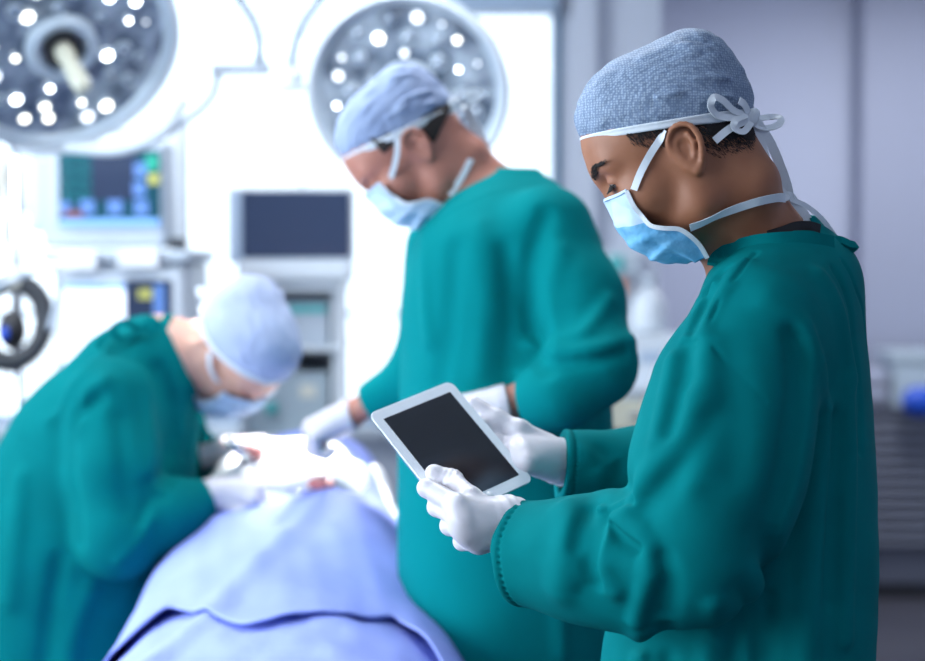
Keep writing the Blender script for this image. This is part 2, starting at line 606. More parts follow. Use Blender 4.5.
boxes('glass_pane', [(-2.747, -2.741, -.25, 2.95, .85, 2.5)], 'pane', w2, 0)
for k, (cx, cy, cz, pw) in enumerate(CEIL_FILL):  # unseen panel fixtures added to go with the fill lights
    c = empty('ceiling_light', (cx, cy, 2.90), ['square ceiling light panel at the left over the floor by the window', 'square ceiling light panel above the operating table', 'square ceiling light panel beyond the bending surgeon',
              'square ceiling light panel near the far grey wall', 'square ceiling light panel over the tablet holder\'s side'][k], 'ceiling light', 'ceiling light panels')
    boxes('light_frame', [(cx - .32, cx - .29, cy - .32, cy + .32, 2.87, 2.9), (cx + .29, cx + .32, cy - .32, cy + .32, 2.87, 2.9), (cx - .29, cx + .29, cy - .32, cy - .29, 2.87, 2.9), (cx - .29, cx + .29, cy + .29, cy + .32, 2.87, 2.9)], 'white_plastic', c, .002)
    boxes('diffuser', [(cx - .29, cx + .29, cy - .29, cy + .29, 2.885, 2.897)], 'white_plastic', c, 0)


# ------------------------------------------------------------------ anatomy shared by the three surgeons
class Frame:
    """a head's own axes: x forward, y to the person's left, z up; origin between the ears"""
    def __init__(s, o, yaw, pitch, roll=0.0, k=1.0):
        y, p, r = math.radians(yaw), math.radians(pitch), math.radians(roll)
        f = A(-math.cos(y), math.sin(y), 0); l = A(-math.sin(y), -math.cos(y), 0); u = A(0, 0, 1)
        f, u = math.cos(p) * f - math.sin(p) * u, math.cos(p) * u + math.sin(p) * f
        l, u = math.cos(r) * l + math.sin(r) * u, math.cos(r) * u - math.sin(r) * l
        s.o, s.R, s.k = np.asarray(o, dtype=float), np.stack([f, l, u], 1), k

    def loc(s, p):
        return (p - s.o) @ s.R / s.k

    def w(s, x, y, z):
        return s.o + s.R @ A(x, y, z) * s.k

    def d(s, x, y, z):
        return s.R @ A(x, y, z)


def mirror(q):
    r = q.copy(); r[:, 1] = np.abs(r[:, 1]); return r


EAR = [A(.006, .0715, .002), A(.012, .0735, .012), A(.011, .0765, .025), A(.002, .080, .034), A(-.009, .083, .0345), A(-.0185, .0855, .027),
       A(-.0215, .0860, .013), A(-.018, .0835, -.002), A(-.012, .079, -.014), A(-.005, .0755, -.022)]


def ear_local(m):
    d = ell(m, (-.005, .073, .006), (.017, .0075, .029))
    d = smin(d, chain(m, [(q, .0034) for q in spline(EAR, 2)], .001), .004)
    d = smin(d, cap_(m, A(-.004, .0735, -.018), A(.002, .0725, -.012), .0062, .004), .006)      # lobe
    d = smax(d, -ell(m, (-.002, .0815, .0075), (.0085, .0085, .0125)), .004)                      # concha
    d = smax(d, -ell(m, (-.006, .0855, .024), (.010, .0055, .007)), .003)                         # scapha
    d = smin(d, chain(m, [(A(-.012, .080, .022), .0028), (A(-.0135, .0815, .010), .003), (A(-.009, .079, -.003), .003)], .002), .003)  # antihelix
    d = smin(d, cap_(m, A(.006, .073, .006), A(.005, .0745, -.001), .0030, .0032), .003)          # tragus
    return d


def head_local(q, ears=True, eyes=True):
    m = mirror(q)
    d = ell(m, (-.004, 0, .045), (.0975, .0755, .086))
    d = smin(d, ell(m, (.045, 0, .045), (.052, .058, .055)), .03)
    d = smin(d, ell(m, (.044, 0, -.022), (.046, .052, .062)), .03)
    d = smin(d, cap_(m, A(-.002, .056, -.005), A(.006, .050, -.055), .016, .015), .03)
    d = smin(d, cap_(m, A(.006, .050, -.055), A(.058, .014, -.082), .016, .015), .03)
    d = smin(d, ell(m, (.057, 0, -.082), (.018, .022, .015)), .02)
    d = smin(d, ell(m, (.058, .038, -.018), (.026, .024, .024)), .025)
    d = smin(d, cap_(m, A(.0885, .006, .0305), A(.0765, .040, .033), .010, .009), .018)             # brow ridge
    d = smin(d, cap_(m, A(.0900, 0, .018), A(.0915, 0, -.024), .0070, .009), .014)                  # nose
    d = smin(d, cap_(m, A(.087, .008, -.032), A(.081, .012, -.032), .0075, .0065), .008)
    d = smin(d, ell(m, (.076, 0, -.056), (.014, .024, .016)), .014)                               # mouth mound
    d = smin(d, ell(m, (.0885, 0, -.0520), (.006, .020, .005)), .005)
    d = smin(d, ell(m, (.0865, 0, -.0625), (.006, .017, .0055)), .005)
    if eyes:
        d = smax(d, -ell(m, (.0985, .034, .0125), (.013, .0165, .0105)), .012)                     # socket
        e = A(.0790, .0325, .0125)
        lid = np.linalg.norm(m - e, axis=1) - .0128
        lo_ = m - e
        lid = smax(lid, -(np.abs(lo_[:, 2] + .0035 + 0.25 * (lo_[:, 1]) ** 2 / .012 - 0.0 * lo_[:, 0]) - .0022 + np.maximum(0, np.abs(lo_[:, 1]) - .009) * .6 + np.maximum(0, .006 - lo_[:, 0])), .001)
        d = smin(d, lid, .004)
    d = smin(d, cap_(m, A(-.035, .018, .0), A(-.055, .022, -.06), .035, .035), .04)              # nape
    if ears:
        d = smin(d, ear_local(m), .004)
    return d


# cap: plane of the hem in head coordinates
HEM_A, HEM_B = .0415, .345       # z = HEM_A + HEM_B * x


def cap_shape(m):
    d = ell(m, (-.007, 0, .048), (.1045, .0865, .0935))
    d = smin(d, ell(m, (.036, 0, .079), (.055, .060, .051)), .03)
    d = smin(d, ell(m, (-.060, 0, .088), (.046, .058, .049)), .02)
    cutp = m[:, 2] - (HEM_A + HEM_B * m[:, 0])
    return d + .0065 * np.exp(-np.maximum(cutp, 0) / .012)      # drawn in towards the hem


def cap_local(m, seed=3, amp=.0022):
    d = cap_shape(m)
    w = wob(m * A(1, 1, 2.2), 95, seed) * 0.6 + wob(m, 170, seed + 1) * 0.4     # crumples of the fabric
    d = d - amp * (np.abs(w) * 1.6 - 0.5)
    for pts, aa, ww in (                                                        # long creases running back from the forehead
            ([A(.07, .06, .115), A(.03, .08, .105), A(-.03, .089, .085), A(-.09, .06, .055)], .0040, .0050),
            ([A(.02, .06, .135), A(-.03, .06, .137), A(-.08, .055, .10), A(-.105, .03, .06)], .0046, .0060),
            ([A(.0, .085, .075), A(-.04, .09, .062), A(-.09, .06, .03)], .0030, .0045),
            ([A(.075, .055, .10), A(.068, .062, .078)], .0018, .005),
            ([A(.05, .07, .118), A(.045, .075, .10), A(.05, .075, .085)], .0018, .005),
            ([A(-.035, .09, .045), A(-.07, .075, .04), A(-.1, .05, .012)], .0030, .0045),
            ([A(-.01, .09, .10), A(-.04, .088, .095), A(-.065, .08, .075)], -.0022, .006),
            ([A(.03, .085, .07), A(.0, .09, .065), A(-.03, .09, .055)], -.002, .006),
            ([A(-.05, .05, .14), A(-.09, .05, .095), A(-.11, .03, .05)], -.004, .005)):
        d = d - aa * np.exp(-(polydist(m, pts) / ww) ** 2)
    cutp = (HEM_A + HEM_B * m[:, 0]) - m[:, 2]
    d = smax(d, cutp / math.sqrt(1 + HEM_B ** 2), .003)
    return smax(d, -ell(m, (-.004, 0, .045), (.0955, .0735, .085)), .001)


def band_local(q, w0=.0045, w1=.0035, th=.0028):
    pl = (q[:, 2] - (HEM_A + HEM_B * q[:, 0])) / math.sqrt(1 + HEM_B ** 2)
    d = np.abs(cap_shape(q)) - th
    return smax(d, np.abs(pl + .001) - (w0 + w1 * np.clip(-q[:, 0] * 8, 0, 1)), .002)


def hand_sdf(W, wr, mcps, fingers, thumb, fr=.0100, k=.010, shrink=0.0, fk=.0030):
    """W wrist point, wr its radius; mcps: knuckles; fingers: lists of joints after the knuckle"""
    def f(p):
        d = None
        for i, q in enumerate(mcps):
            c = cap_(p, W, q, wr * 0.62 - shrink, fr * 1.22 - shrink)
            d = c if d is None else smin(d, c, .022)
        d = smin(d, cap_(p, W, mcps[1] * .5 + mcps[2] * .5, wr - shrink, wr * .55 - shrink), .02)
        g = None
        for q, js in zip(mcps, fingers):
            n = len(js)
            pts = [(q, fr * 1.12 - shrink)] + [(j, fr * (1.02 - .11 * i) - shrink) for i, j in enumerate(js)]
            c = chain(p, pts, .005)
            g = c if g is None else smin(g, c, fk)
        d = smin(d, g, .006)
        pts = [(thumb[0], wr * .62 - shrink)] + [(j, fr * (1.28 - .10 * i) - shrink) for i, j in enumerate(thumb[1:])]
        return smin(d, chain(p, pts, .008), .009)
    return f


def auto_hand(W, dr, up, L=.085, curl=(55, 60, 40), spread=.0205, side=1, thumb_open=.5, wr=.025):
    """a lightly curled hand: dr towards the knuckles, up the back of the hand, side +1/-1 where the thumb is"""
    dr = dr / np.linalg.norm(dr); up = up - dr * (up @ dr); up /= np.linalg.norm(up)
    s = np.cross(dr, up) * side
    lens = [(.040, .025, .018), (.044, .028, .019), (.041, .026, .018), (.032, .020, .016)]
    mc, fi = [], []
    for i in range(4):
        off = (1.5 - i) * spread
        q = W + dr * (L - abs(i - 1.2) * .005) + s * off + up * (.004 - .004 * abs(i - 1.2))
        mc.append(q)
        a = 0; js = []; c = q
        for l, cu in zip(lens[i], curl):
            a += math.radians(cu + 5 * i)
            c = c + l * (math.cos(a) * dr - math.sin(a) * up)
            js.append(c)
        fi.append(js)
    t0 = W + dr * .018 + s * .018 - up * .006
    t1 = t0 + .040 * (dr * .75 + s * .55 - up * .35)
    t2 = t1 + .034 * (dr * .85 + s * .1 * thumb_open - up * .5)
    t3 = t2 + .026 * (dr * .8 - s * .25 - up * .55)
    return W, wr, mc, fi, [t0, t1, t2, t3]


def mask_mesh(name, fr, parent, m_low, m_top, amp=1.0):
    """pleated face mask: a patch bent round the lower face, with thickness"""
    mid = [(.0970, -.001), (.1015, -.016), (.1032, -.045), (.0885, -.080), (.075, -.096), (.050, -.1105)]      # (x, z) on the centre line
    edg = [(.0718, -.0066, .0530), (.0750, -.0315, .0580), (.0690, -.054, .0640), (.046, -.068, .0660), (.0325, -.089, .0600), (.0289, -.1150, .0470)]    # (x, z, y) at the side
    nu, nv = 44, 64
    def ip(a, t):
        a = np.array(a); t = t * (len(a) - 1); i = min(int(t), len(a) - 2)
        pts = [2 * a[0] - a[1]] + list(a) + [2 * a[-1] - a[-2]]
        p0, p1, p2, p3 = pts[i:i + 4]; t -= i
        return 0.5 * ((2 * p1) + (-p0 + p2) * t + (2 * p0 - 5 * p1 + 4 * p2 - p3) * t * t + (-p0 + 3 * p1 - 3 * p2 + p3) * t ** 3)
    G = np.zeros((nv + 1, 2 * nu + 1, 3))
    for j in range(nv + 1):
        t = j / nv
        mx, mz = ip(mid, t); ex, ez, ey = ip(edg, t)
        for i in range(-nu, nu + 1):
            s = abs(i) / nu; sg = 1 if i >= 0 else -1
            yy = ey * math.sin(s * math.pi / 2) ** (1.0)
            q = s ** 2.1
            x = mx + (ex - mx) * q; z = mz + (ez - mz) * s ** 1.3
            # pleats: three horizontal steps; loose creases towards the lower edge
            pl = 0
            for c_, a_ in ((.28, .0055), (.48, .0088), (.68, .0080)):
                u = (t - c_) / .055
                pl += a_ * (1 / (1 + math.exp(-u * 3)) - 0.0) * math.exp(-max(u, 0) * .55)
            pl *= amp * (0.35 + 0.65 * math.sin(min(1, s * 1.15) * math.pi) ** 1.0 + .25 * (1 - s))
            pl += amp * .0042 * math.sin(13 * s + 7 * t + 2 * math.sin(5 * t)) * t * math.sin(s * math.pi)
            G[j, i + nu] = (x + pl * .75, sg * (yy + pl * .6 * s), z - pl * .25)
    g = G.reshape(-1, 3)
    hf = lambda q: head_local(q, ears=False, eyes=False)
    for _ in range(6):                                    # let the paper rest on the face instead of cutting into it
        d = hf(g)
        n_ = np.stack([hf(g + np.eye(3)[i] * .001) - d for i in range(3)], 1) / .001
        n_ /= np.linalg.norm(n_, axis=1)[:, None] + 1e-9
        g = g + n_ * np.maximum(.0036 - d, 0)[:, None]
    G = g.reshape(G.shape)
    out = []
    for j in range(nv + 1):
        for i in range(2 * nu + 1):
            out.append(fr.w(*G[j, i]))
    inn = []
    c = A(.03, 0, -.04)
    for j in range(nv + 1):
        for i in range(2 * nu + 1):
            q = G[j, i]; q2 = q + (c - q) / np.linalg.norm(c - q) * .0022
            inn.append(fr.w(*q2))
    N = (nv + 1) * (2 * nu + 1); W_ = 2 * nu + 1
    Qu = []
    for j in range(nv):
        for i in range(2 * nu):
            a = j * W_ + i
            Qu.append((a, a + W_, a + W_ + 1, a + 1)); Qu.append((N + a, N + a + 1, N + a + W_ + 1, N + a + W_))
    for i in range(2 * nu):
        Qu.append((i, i + 1, N + i + 1, N + i)); a = nv * W_ + i; Qu.append((a + 1, a, N + a, N + a + 1))
    for j in range(nv):
        a = j * W_; Qu.append((a + W_, a, N + a, N + a + W_)); a = j * W_ + 2 * nu; Qu.append((a, a + W_, N + a + W_, N + a))
    me = mesh_from(name, out + inn, Qu)
    o = link_mesh(name, me, m_low, parent)
    me.materials.append(M[m_top])
    idx = []
    for p in me.polygons:
        v = p.vertices[0] % N
        idx.append(1 if (v // W_) < nv * .32 else 0)  # pale paper on top, shade-toned paper below
    me.polygons.foreach_set('material_index', idx)
    # white bound edge down each side and along the top
    for sg in (1, -1):
        e = [fr.w(*(G[j, nu + sg * nu] * A(1, 1.01, 1))) for j in range(0, nv + 1, 8)]
        ribbon('mask_binding', e, .0050, 'white_cloth', o, nrm=fr.d(.25, sg, .0), th=.0032, n=4)
    e = [fr.w(*(G[0, i])) for i in range(0, 2 * nu + 1, 8)]
    ribbon('mask_binding', e, .0035, 'mask_top', o, nrm=fr.d(1, 0, .6), th=.003, n=4)
    return o, G


def curved_hair(f_head, fr, region):
    def g(p):
        q = fr.loc(p)
        d = head_local(q, ears=False, eyes=False) - .0028 - .0006 * wob(q, 500, 5)
        return smax(d, region(q), .003)
    return g


def rows_torso(rows):
    """torso from stations: (z, cx, cy, rx, ry, yaw in degrees), z falling"""
    R_ = np.array(rows, dtype=float)[::-1]
    zz = np.arange(R_[0, 0], R_[-1, 0], .004)                 # smoothed stations
    ker = np.exp(-(np.arange(-12, 13) / 6.0) ** 2); ker /= ker.sum()
    cols = [np.convolve(np.pad(np.interp(zz, R_[:, 0], R_[:, i]), 12, mode='edge'), ker, 'valid') for i in range(1, 6)]
    R_ = np.stack([zz] + cols, 1)

    def f(p):
        z = p[:, 2]
        v = [np.interp(z, R_[:, 0], R_[:, i]) for i in range(1, 6)]
        a = np.radians(v[4])
        x = p[:, 0] - v[0]; y = p[:, 1] - v[1]
        u = (x * np.cos(a) + y * np.sin(a)) / v[2]; w = (-x * np.sin(a) + y * np.cos(a)) / v[3]
        r = (np.abs(u) ** 2.3 + np.abs(w) ** 2.3) ** (1 / 2.3)
        d = (r - 1) * np.minimum(v[2], v[3]) * .9
        return np.maximum(d, np.maximum(z - R_[-1, 0], R_[0, 0] - z))
    return f


def legs_sdf(p, hip, foot_dir, hz=.92, sp=.10, lean=0.0):
    """pelvis and two legs down to bare soles at z = 0"""
    side = A(-foot_dir[1], foot_dir[0], 0)
    d = ell(p, A(hip[0], hip[1], hz), (.13, .14, .11))
    for s in (-1, 1):
        h = A(hip[0], hip[1], hz - .04) + side * s * .085
        kn = A(hip[0], hip[1], .50) + side * s * sp + foot_dir * (.02)
        an = A(hip[0], hip[1], .085) + side * s * sp - foot_dir * .01
        d = smin(d, chain(p, [(h, .082), (kn, .055), (A(*(kn * .55 + an * .45)) - foot_dir * .012, .052), (an, .038)], .03), .04)
        d = smin(d, chain(p, [(an - A(0, 0, .02), .038), (an + foot_dir * .10 - A(0, 0, .055), .030), (an + foot_dir * .17 - A(0, 0, .062), .023)], .02), .02)
    return d


def shoes(parent, hip, fd, sp=.10):
    side = A(-fd[1], fd[0], 0)
    for s in (-1, 1):
        c = A(hip[0], hip[1], 0) + side * s * sp
        def f(p, c=c):
            d = chain(p, [(c - fd * .035 + A(0, 0, .040), .046), (c + fd * .08 + A(0, 0, .038), .044), (c + fd * .165 + A(0, 0, .032), .040)], .03)
            d = smax(d, -(p[:, 2] - .001), .004)
            return smax(d, -cap_(p, c - fd * .03 + A(0, 0, .06), c - fd * .03 + A(0, 0, .2), .036, .036), .006)
        link_mesh('shoe', mesh_sdf('shoe', f, c - .26, c + .26, .007), 'dark_plastic', parent)


# ================================================================== the surgeon holding the tablet
YAW = 20.0
fdir = A(-math.cos(math.radians(YAW)), math.sin(math.radians(YAW)), 0)
# tablet: three corners fixed in the room, the fourth follows
tTL, tTR, tBR = P(368.2, 413.6, 1.97), P(450.8, 380.4, 2.05), P(533.8, 480.3, 1.97)
tU, tV = tTR - tTL, tBR - tTR
tN = np.cross(tU, tV); tN /= np.linalg.norm(tN)
if tN[2] < 0: tN = -tN
lu, lv = np.linalg.norm(tU), np.linalg.norm(tV)
eu, ev = tU / lu, tV / lv
ev = ev - eu * (ev @ eu); ev /= np.linalg.norm(ev)


def tab(px, py, off=0.0):
    """point on the tablet's glass under a pixel, lifted off it"""
    o = np.array([0, 0, CAMZ]); q = P(px, py, 1.0) - o
    t = ((tTL - o) @ tN) / (q @ tN)
    return o + q * t + tN * off


def build_tablet():
    root = empty('tablet_computer', tTL, 'white-framed tablet computer with a black screen, held in both gloved hands', 'tablet')

    def slab(name, i0, i1, z0, z1, rad, m, seg=8, ins=0.0):
        pts = []
        for (cx, cy, a0) in ((i1[0] - rad, i1[1] - rad, 0), (i0[0] + rad, i1[1] - rad, 90), (i0[0] + rad, i0[1] + rad, 180), (i1[0] - rad, i0[1] + rad, 270)):
            for k in range(seg + 1):
                a = math.radians(a0 + 90 * k / seg)
                pts.append((cx + rad * math.cos(a), cy + rad * math.sin(a)))
        n = len(pts); V = []
        cxm, cym = (i0[0] + i1[0]) / 2, (i0[1] + i1[1]) / 2
        lay = [(z0, .88, 1), (z0 + (z1 - z0) * .35, .985, 1), (z1 - .0004, 1, 1), (z1, .995, 1)]
        for z, s, _ in lay:
            for (a, b) in pts:
                V.append(tTL + eu * (cxm + (a - cxm) * s) + ev * (cym + (b - cym) * s) + tN * z)
        me_f = []
        for L in range(len(lay) - 1):
            for k in range(n):
                me_f.append((L * n + k, L * n + (k + 1) % n, (L + 1) * n + (k + 1) % n, (L + 1) * n + k))
        me = bpy.data.meshes.new(name)
        me.from_pydata([tuple(v) for v in V], [], me_f + [tuple(range(n))[::-1], tuple(range((len(lay) - 1) * n, len(lay) * n))])
        import bmesh
        bm = bmesh.new(); bm.from_mesh(me); bmesh.ops.recalc_face_normals(bm, faces=bm.faces); bm.to_mesh(me); bm.free()
        return link_mesh(name, me, m, root, smooth=False)
    slab('back_shell', (0, 0), (lu, lv), -.0078, -.0012, .010, 'alu')
    slab('bezel', (.0002, .0002), (lu - .0002, lv - .0002), -.0013, .0, .010, 'ipad')
    bx, by = lu * .095, lv * .085
    slab('screen', (bx, by), (lu - bx, lv - by), -.0008, .00035, .001, 'screen')
    c = tTL + eu * lu / 2 + ev * (lv - by * .5)
    mt = Matrix.Translation(c) @ Vector(tN).to_track_quat('Z', 'Y').to_matrix().to_4x4()
    lathe('home_button', [(0, .0006), (.0042, .0006), (.0046, .0002), (.0046, -.001)], 'ipad', root, mt, 24)
    return root


build_tablet()

HA = Frame(P(682, 160, 1.90), 4, 27)

W1 = P(506, 523, 1.865)
mc1 = [P(457, 505, 1.842), P(463, 519, 1.838), P(470, 532, 1.845), P(478, 542, 1.857)]
fi1 = [[P(427, 488, 1.872), P(437, 492, 1.925), P(452, 490, 1.945)],
       [P(437, 507, 1.870), P(448, 506, 1.922), P(462, 502, 1.938)],
       [P(450, 526, 1.872), P(457, 521, 1.915), P(470, 515, 1.925)],
       [P(463, 541, 1.880), P(466, 533, 1.912), P(476, 526, 1.918)]]
th1 = [P(490, 517, 1.87), P(470, 499, 1.868), tab(449, 487, .0125), tab(432, 479, .0105)]
H1 = (W1, .0270, mc1, fi1, th1, .0107, .010, 0.0, .0055)

W2 = P(562, 462, 2.052)
mc2 = [P(517, 440, 2.040), P(518, 449, 2.020), P(522, 456, 2.000), P(527, 463, 1.985)]
fi2 = [[P(496, 430, 2.045), P(480, 425, 2.040), P(470, 424, 2.035)],
       [P(498, 442, 2.030), P(482, 438, 2.025), P(472, 436, 2.020)],
       [P(504, 455, 2.010), P(490, 452, 2.004), P(480, 450, 2.0)],
       [P(512, 465, 1.996), P(502, 462, 1.990), P(494, 460, 1.988)]]
th2 = [P(545, 444, 2.05), P(519, 430, 2.040), P(497, 419, 2.050), P(474, 405, 2.064)]
H2 = (W2, .0245, mc2, fi2, th2)

neckA, neckB = P(716, 182, 1.905), P(773, 264, 1.94)
shN, elN = P(756, 322, 1.775), P(692, 560, 1.745)
shF, elF = P(800, 330, 2.11), P(725, 480, 2.18)
hipA = P(742, 640, 1.94); hipA[2] = 0


def body_a(p):
    q = HA.loc(p)
    d = head_local(q)
    d = smin(d, cap_(p, neckA, neckB, .056, .060), .03)
    d = smin(d, cap_(p, P(712, 205, 1.90), P(752, 262, 1.925), .034, .05), .03)
    d = smin(d, cap_(p, neckB + A(0, 0, -.045), shN, .045, .042), .05)
    d = smin(d, cap_(p, neckB + A(0, 0, -.045), shF, .045, .042), .05)
    d = smin(d, ell(p, P(772, 400, 1.94), (.085, .13, .17)), .05)
    d = smin(d, ell(p, P(752, 590, 1.94), (.095, .12, .17)), .05)
    d = smin(d, chain(p, [(shN, .045), (elN, .038), (W1 + A(.03, -.01, -.012), .024), (W1, .021)], .03), .03)
    d = smin(d, chain(p, [(shF, .045), (elF, .034), (W2 + A(.04,.025,-.010), .023), (W2, .022)], .03), .03)
    d = smin(d, hand_sdf(*H1[:6], shrink=.003)(p), .006)
    d = smin(d, hand_sdf(*H2, shrink=.003)(p), .006)
    return smin(d, legs_sdf(p, hipA, fdir), .06)


person_a = link_mesh('person', mesh_sdf('surgeon_body', body_a, (-.15, 1.5, -.01), (.75, 2.4, 1.85), .0024, 4), 'skin_a')
tag(person_a, 'surgeon at the right in blue dotted cap and mask, looking down at a tablet', 'person')
shoes(person_a, hipA, fdir)

# gloves
for H, w_, far in ((H1, 1.0, 0), (H2, 1.0, 1)):
    base = hand_sdf(*H)
    dr = H[0] - H[2][1]; dr /= np.linalg.norm(dr)
    end = H[0] + (dr * .070 + A(0, 0, -.006) if not far else A(.028, .004, -.004))

    def glove(p, base=base, H=H, dr=dr, end=end):
        c = cap_(p, H[0], end, H[1], H[1] + .003)
        t = (p - H[0]) @ dr
        c = c - .0016 * np.sin(t * 480 + 1.5 * wob(p, 60, 4)) * np.clip((t + .03) * 60, 0, 1)      # wrinkles round the wrist
        d = smin(base(p), c, .012)
        d = d - .0007 * wob(p, 210, 9)
        for a_, b_, aa, ww in ((H[4][1], H[2][0], -.003, .006),):
            d = d - aa * np.exp(-(polydist(p, [a_ * .7 + H[4][2] * .3, a_ * .5 + b_ * .5]) / ww) ** 2)
        # creases across the thumb
        tt = (p - H[4][2]) @ (H[4][3] - H[4][2]) / np.linalg.norm(H[4][3] - H[4][2])
        near = np.exp(-(np.linalg.norm(p - H[4][2], axis=1) / .014) ** 2)
        d = d + .0007 * near * np.sin(tt * 900) * (0 if H is H2 else 1)
        for q in H[2]:
            d = d - .0022 * np.exp(-(np.linalg.norm(p - (q + A(0, -.008, .002)), axis=1) / .009) ** 2)
        return smax(d, ((p - end) @ dr), .002)
    allp = np.array([H[0], end, *H[2], *sum(H[3], []), *H[4]])
    g = link_mesh('glove', mesh_sdf('glove', glove, allp.min(0) - .045, allp.max(0) + .045, .0015, 4), 'glove', person_a)
    g['label'] = 'white latex glove on the far hand' if far else 'white latex glove on the near hand'

# hair: a short dark core under the cap's edge and thousands of single clipped hairs fading into the skin
def hair_a(p):
    q = HA.loc(p)
    d = head_local(q, ears=False, eyes=False)
    inside = d + .002
    hem = -(q[:, 2] - (HEM_A + HEM_B * q[:, 0]) + .026 - .012 * np.clip((q[:, 0] + .05) * 20, -1, 1))
    reg = np.maximum(q[:, 0] + .034, hem) + .003 * wob(q, 300, 3)
    reg = np.maximum(reg, q[:, 2] - .06)
    return np.maximum(smax(d - .0010 - .0006 * wob(q, 700, 5), reg, .002), -inside)


hb = HA.w(0, 0, .03)
hair = link_mesh('hair', mesh_sdf('hair', hair_a, hb - .16, hb + .16, .0018, 4, slack=2), 'hair', person_a)
rsn = np.random.RandomState(4)
N_ = 42000
q = np.stack([rsn.uniform(-.11, .060, N_), rsn.uniform(.03, .085, N_) * rsn.choice([-1, 1], N_), rsn.uniform(-.06, .075, N_)], 1)
hl = lambda v: head_local(v, ears=False, eyes=False)
for _ in range(8):
    d = hl(q)
    n_ = np.stack([hl(q + np.eye(3)[i] * .001) - d for i in range(3)], 1) / .001
    n_ /= np.linalg.norm(n_, axis=1)[:, None] + 1e-9
    q = q - n_ * d[:, None]
below = (HEM_A + HEM_B * q[:, 0]) - q[:, 2]                       # distance under the hem of the cap
x_ = q[:, 0]
dens = np.where(x_ < -.022, np.clip(1.25 - below / .040, 0, 1), 0)
dens = np.where((x_ < -.022) & (below > .02), dens * np.clip((-.012 - x_) / .02, 0, 1), dens)
dens = np.maximum(dens, np.where((x_ > .008) & (x_ < .050), np.clip(1.15 - below / (.026 - .35 * np.maximum(x_ - .02, 0)), 0, 1) * .9, 0))
dens = np.maximum(dens, np.where((x_ > .004) & (x_ < .018), np.clip(1.0 - below / .040, 0, 1) * .5, 0))
keep = (rsn.rand(N_) < dens) & (below > -.012)
q, n_ = q[keep], n_[keep]
dirn = np.where((q[:, :1] < -.01), A(-.45, 0, -.9)[None], A(-.35, 0, -.9)[None]) + rsn.normal(size=q.shape) * .18
dirn -= n_ * (dirn * n_).sum(1)[:, None]
dirn /= np.linalg.norm(dirn, axis=1)[:, None]
L_ = rsn.uniform(.004, .008, len(q))[:, None]
sd_ = np.cross(dirn, n_)
P0 = q - n_ * .0005; P1 = q + dirn * L_ * .5 + n_ * .0012; P2 = q + dirn * L_ + n_ * .0014
V = []
for c_, r_ in ((P0, .00036), (P1, .00030), (P2, .00008)):
    for k in range(3):
        aa = 2 * math.pi * k / 3
        V.append(c_ + r_ * (math.cos(aa) * sd_ + math.sin(aa) * n_))
V = np.stack(V, 1)                                                # strands x 9 x 3
Q = np.array([(i * 3 + k, i * 3 + (k + 1) % 3, i * 3 + 3 + (k + 1) % 3, i * 3 + 3 + k) for i in range(2) for k in range(3)])
QQ = (np.arange(len(q))[:, None, None] * 9 + Q[None]).reshape(-1, 4)
V = HA.o + (V.reshape(-1, 3) @ HA.R.T)
st = link_mesh('clipped_hairs', mesh_from('clipped_hairs', V, QQ), 'hair', hair)
st['kind'] = 'stuff'

# eyes, lashes and brow
for s in (1, -1):
    eb = HA.w(.0790, s * .0325, .0125)
    def eyef(p, eb=eb):
        return np.linalg.norm(p - eb, axis=1) - .0118
    e = link_mesh('eyeball', mesh_sdf('eyeball', eyef, eb - .02, eb + .02, .002, 3), 'eye_white', person_a)
    ic = HA.w(.0790 + .0098, s * .0325, .0125 - .0045)
    def irf(p, ic=ic, eb=eb):
        return smax(np.linalg.norm(p - ic, axis=1) - .0062, np.linalg.norm(p - eb, axis=1) - .01225, .0005)
    link_mesh('iris', mesh_sdf('iris', irf, ic - .01, ic + .01, .0009, 3), 'iris', e)
    V, Q = [], []
    rs = random.Random(5)
    for k in range(40):                                        # lashes, pointing down and forward
        t = -1 + 2 * k / 39
        y = s * (.0325 + t * .0105)
        b0 = A(.0790 + .0128 * math.sqrt(max(.05, 1 - t * t * .75)) * .98, y, .0125 - .0028)
        a0 = HA.w(*b0); a2 = HA.w(b0[0] + .0068, y + s * t * .003, b0[2] - .0062 + rs.uniform(-.0007, .0007))
        a1 = HA.w(b0[0] + .0045, y + s * t * .0015, b0[2] - .0045)
        v, q_ = tube_mesh([a0, a1, a2], .0004, 4, 2, radii=lambda u: .00045 * (1 - .7 * u))
        o_ = len(V); V += v; Q += [tuple(i + o_ for i in qq) for qq in q_]
    link_mesh('eyelashes', mesh_from('eyelashes', V, Q), 'hair', person_a)
    V, Q = [], []
    for k in range(170):                                       # eyebrow hairs lying on the brow ridge
        t = rs.random()
        y = .012 + t * .040
        w_ = .0042 * math.sin(min(1, t * 1.15 + .25) * math.pi) ** .6 + .0008
        z = .0275 + .009 * math.sin(min(t * 1.25, 1.2) * 1.7) + rs.uniform(-w_, w_)
        # march onto the skin
        q0 = A(.13, s * y, z)
        for _ in range(40):
            dd = head_local(q0[None], ears=False)[0]
            if dd < .0005: break
            q0 = q0 - A(1, 0, 0) * dd * .8
        a0 = HA.w(*q0); a1 = HA.w(q0[0] - .001, q0[1] + s * .0035, q0[2] + rs.uniform(-.001, .003)); a2 = HA.w(q0[0] - .0038, q0[1] + s * .0075, q0[2] + rs.uniform(.0, .004))
        a1 = a1 + HA.d(.0016, 0, 0)
        v, q_ = tube_mesh([a0, a1, a2], .0004, 4, 2, radii=lambda u: .00034 * (1 - .6 * u))
        o_ = len(V); V += v; Q += [tuple(i + o_ for i in qq) for qq in q_]
    link_mesh('eyebrow', mesh_from('eyebrow', V, Q), 'hair', person_a)

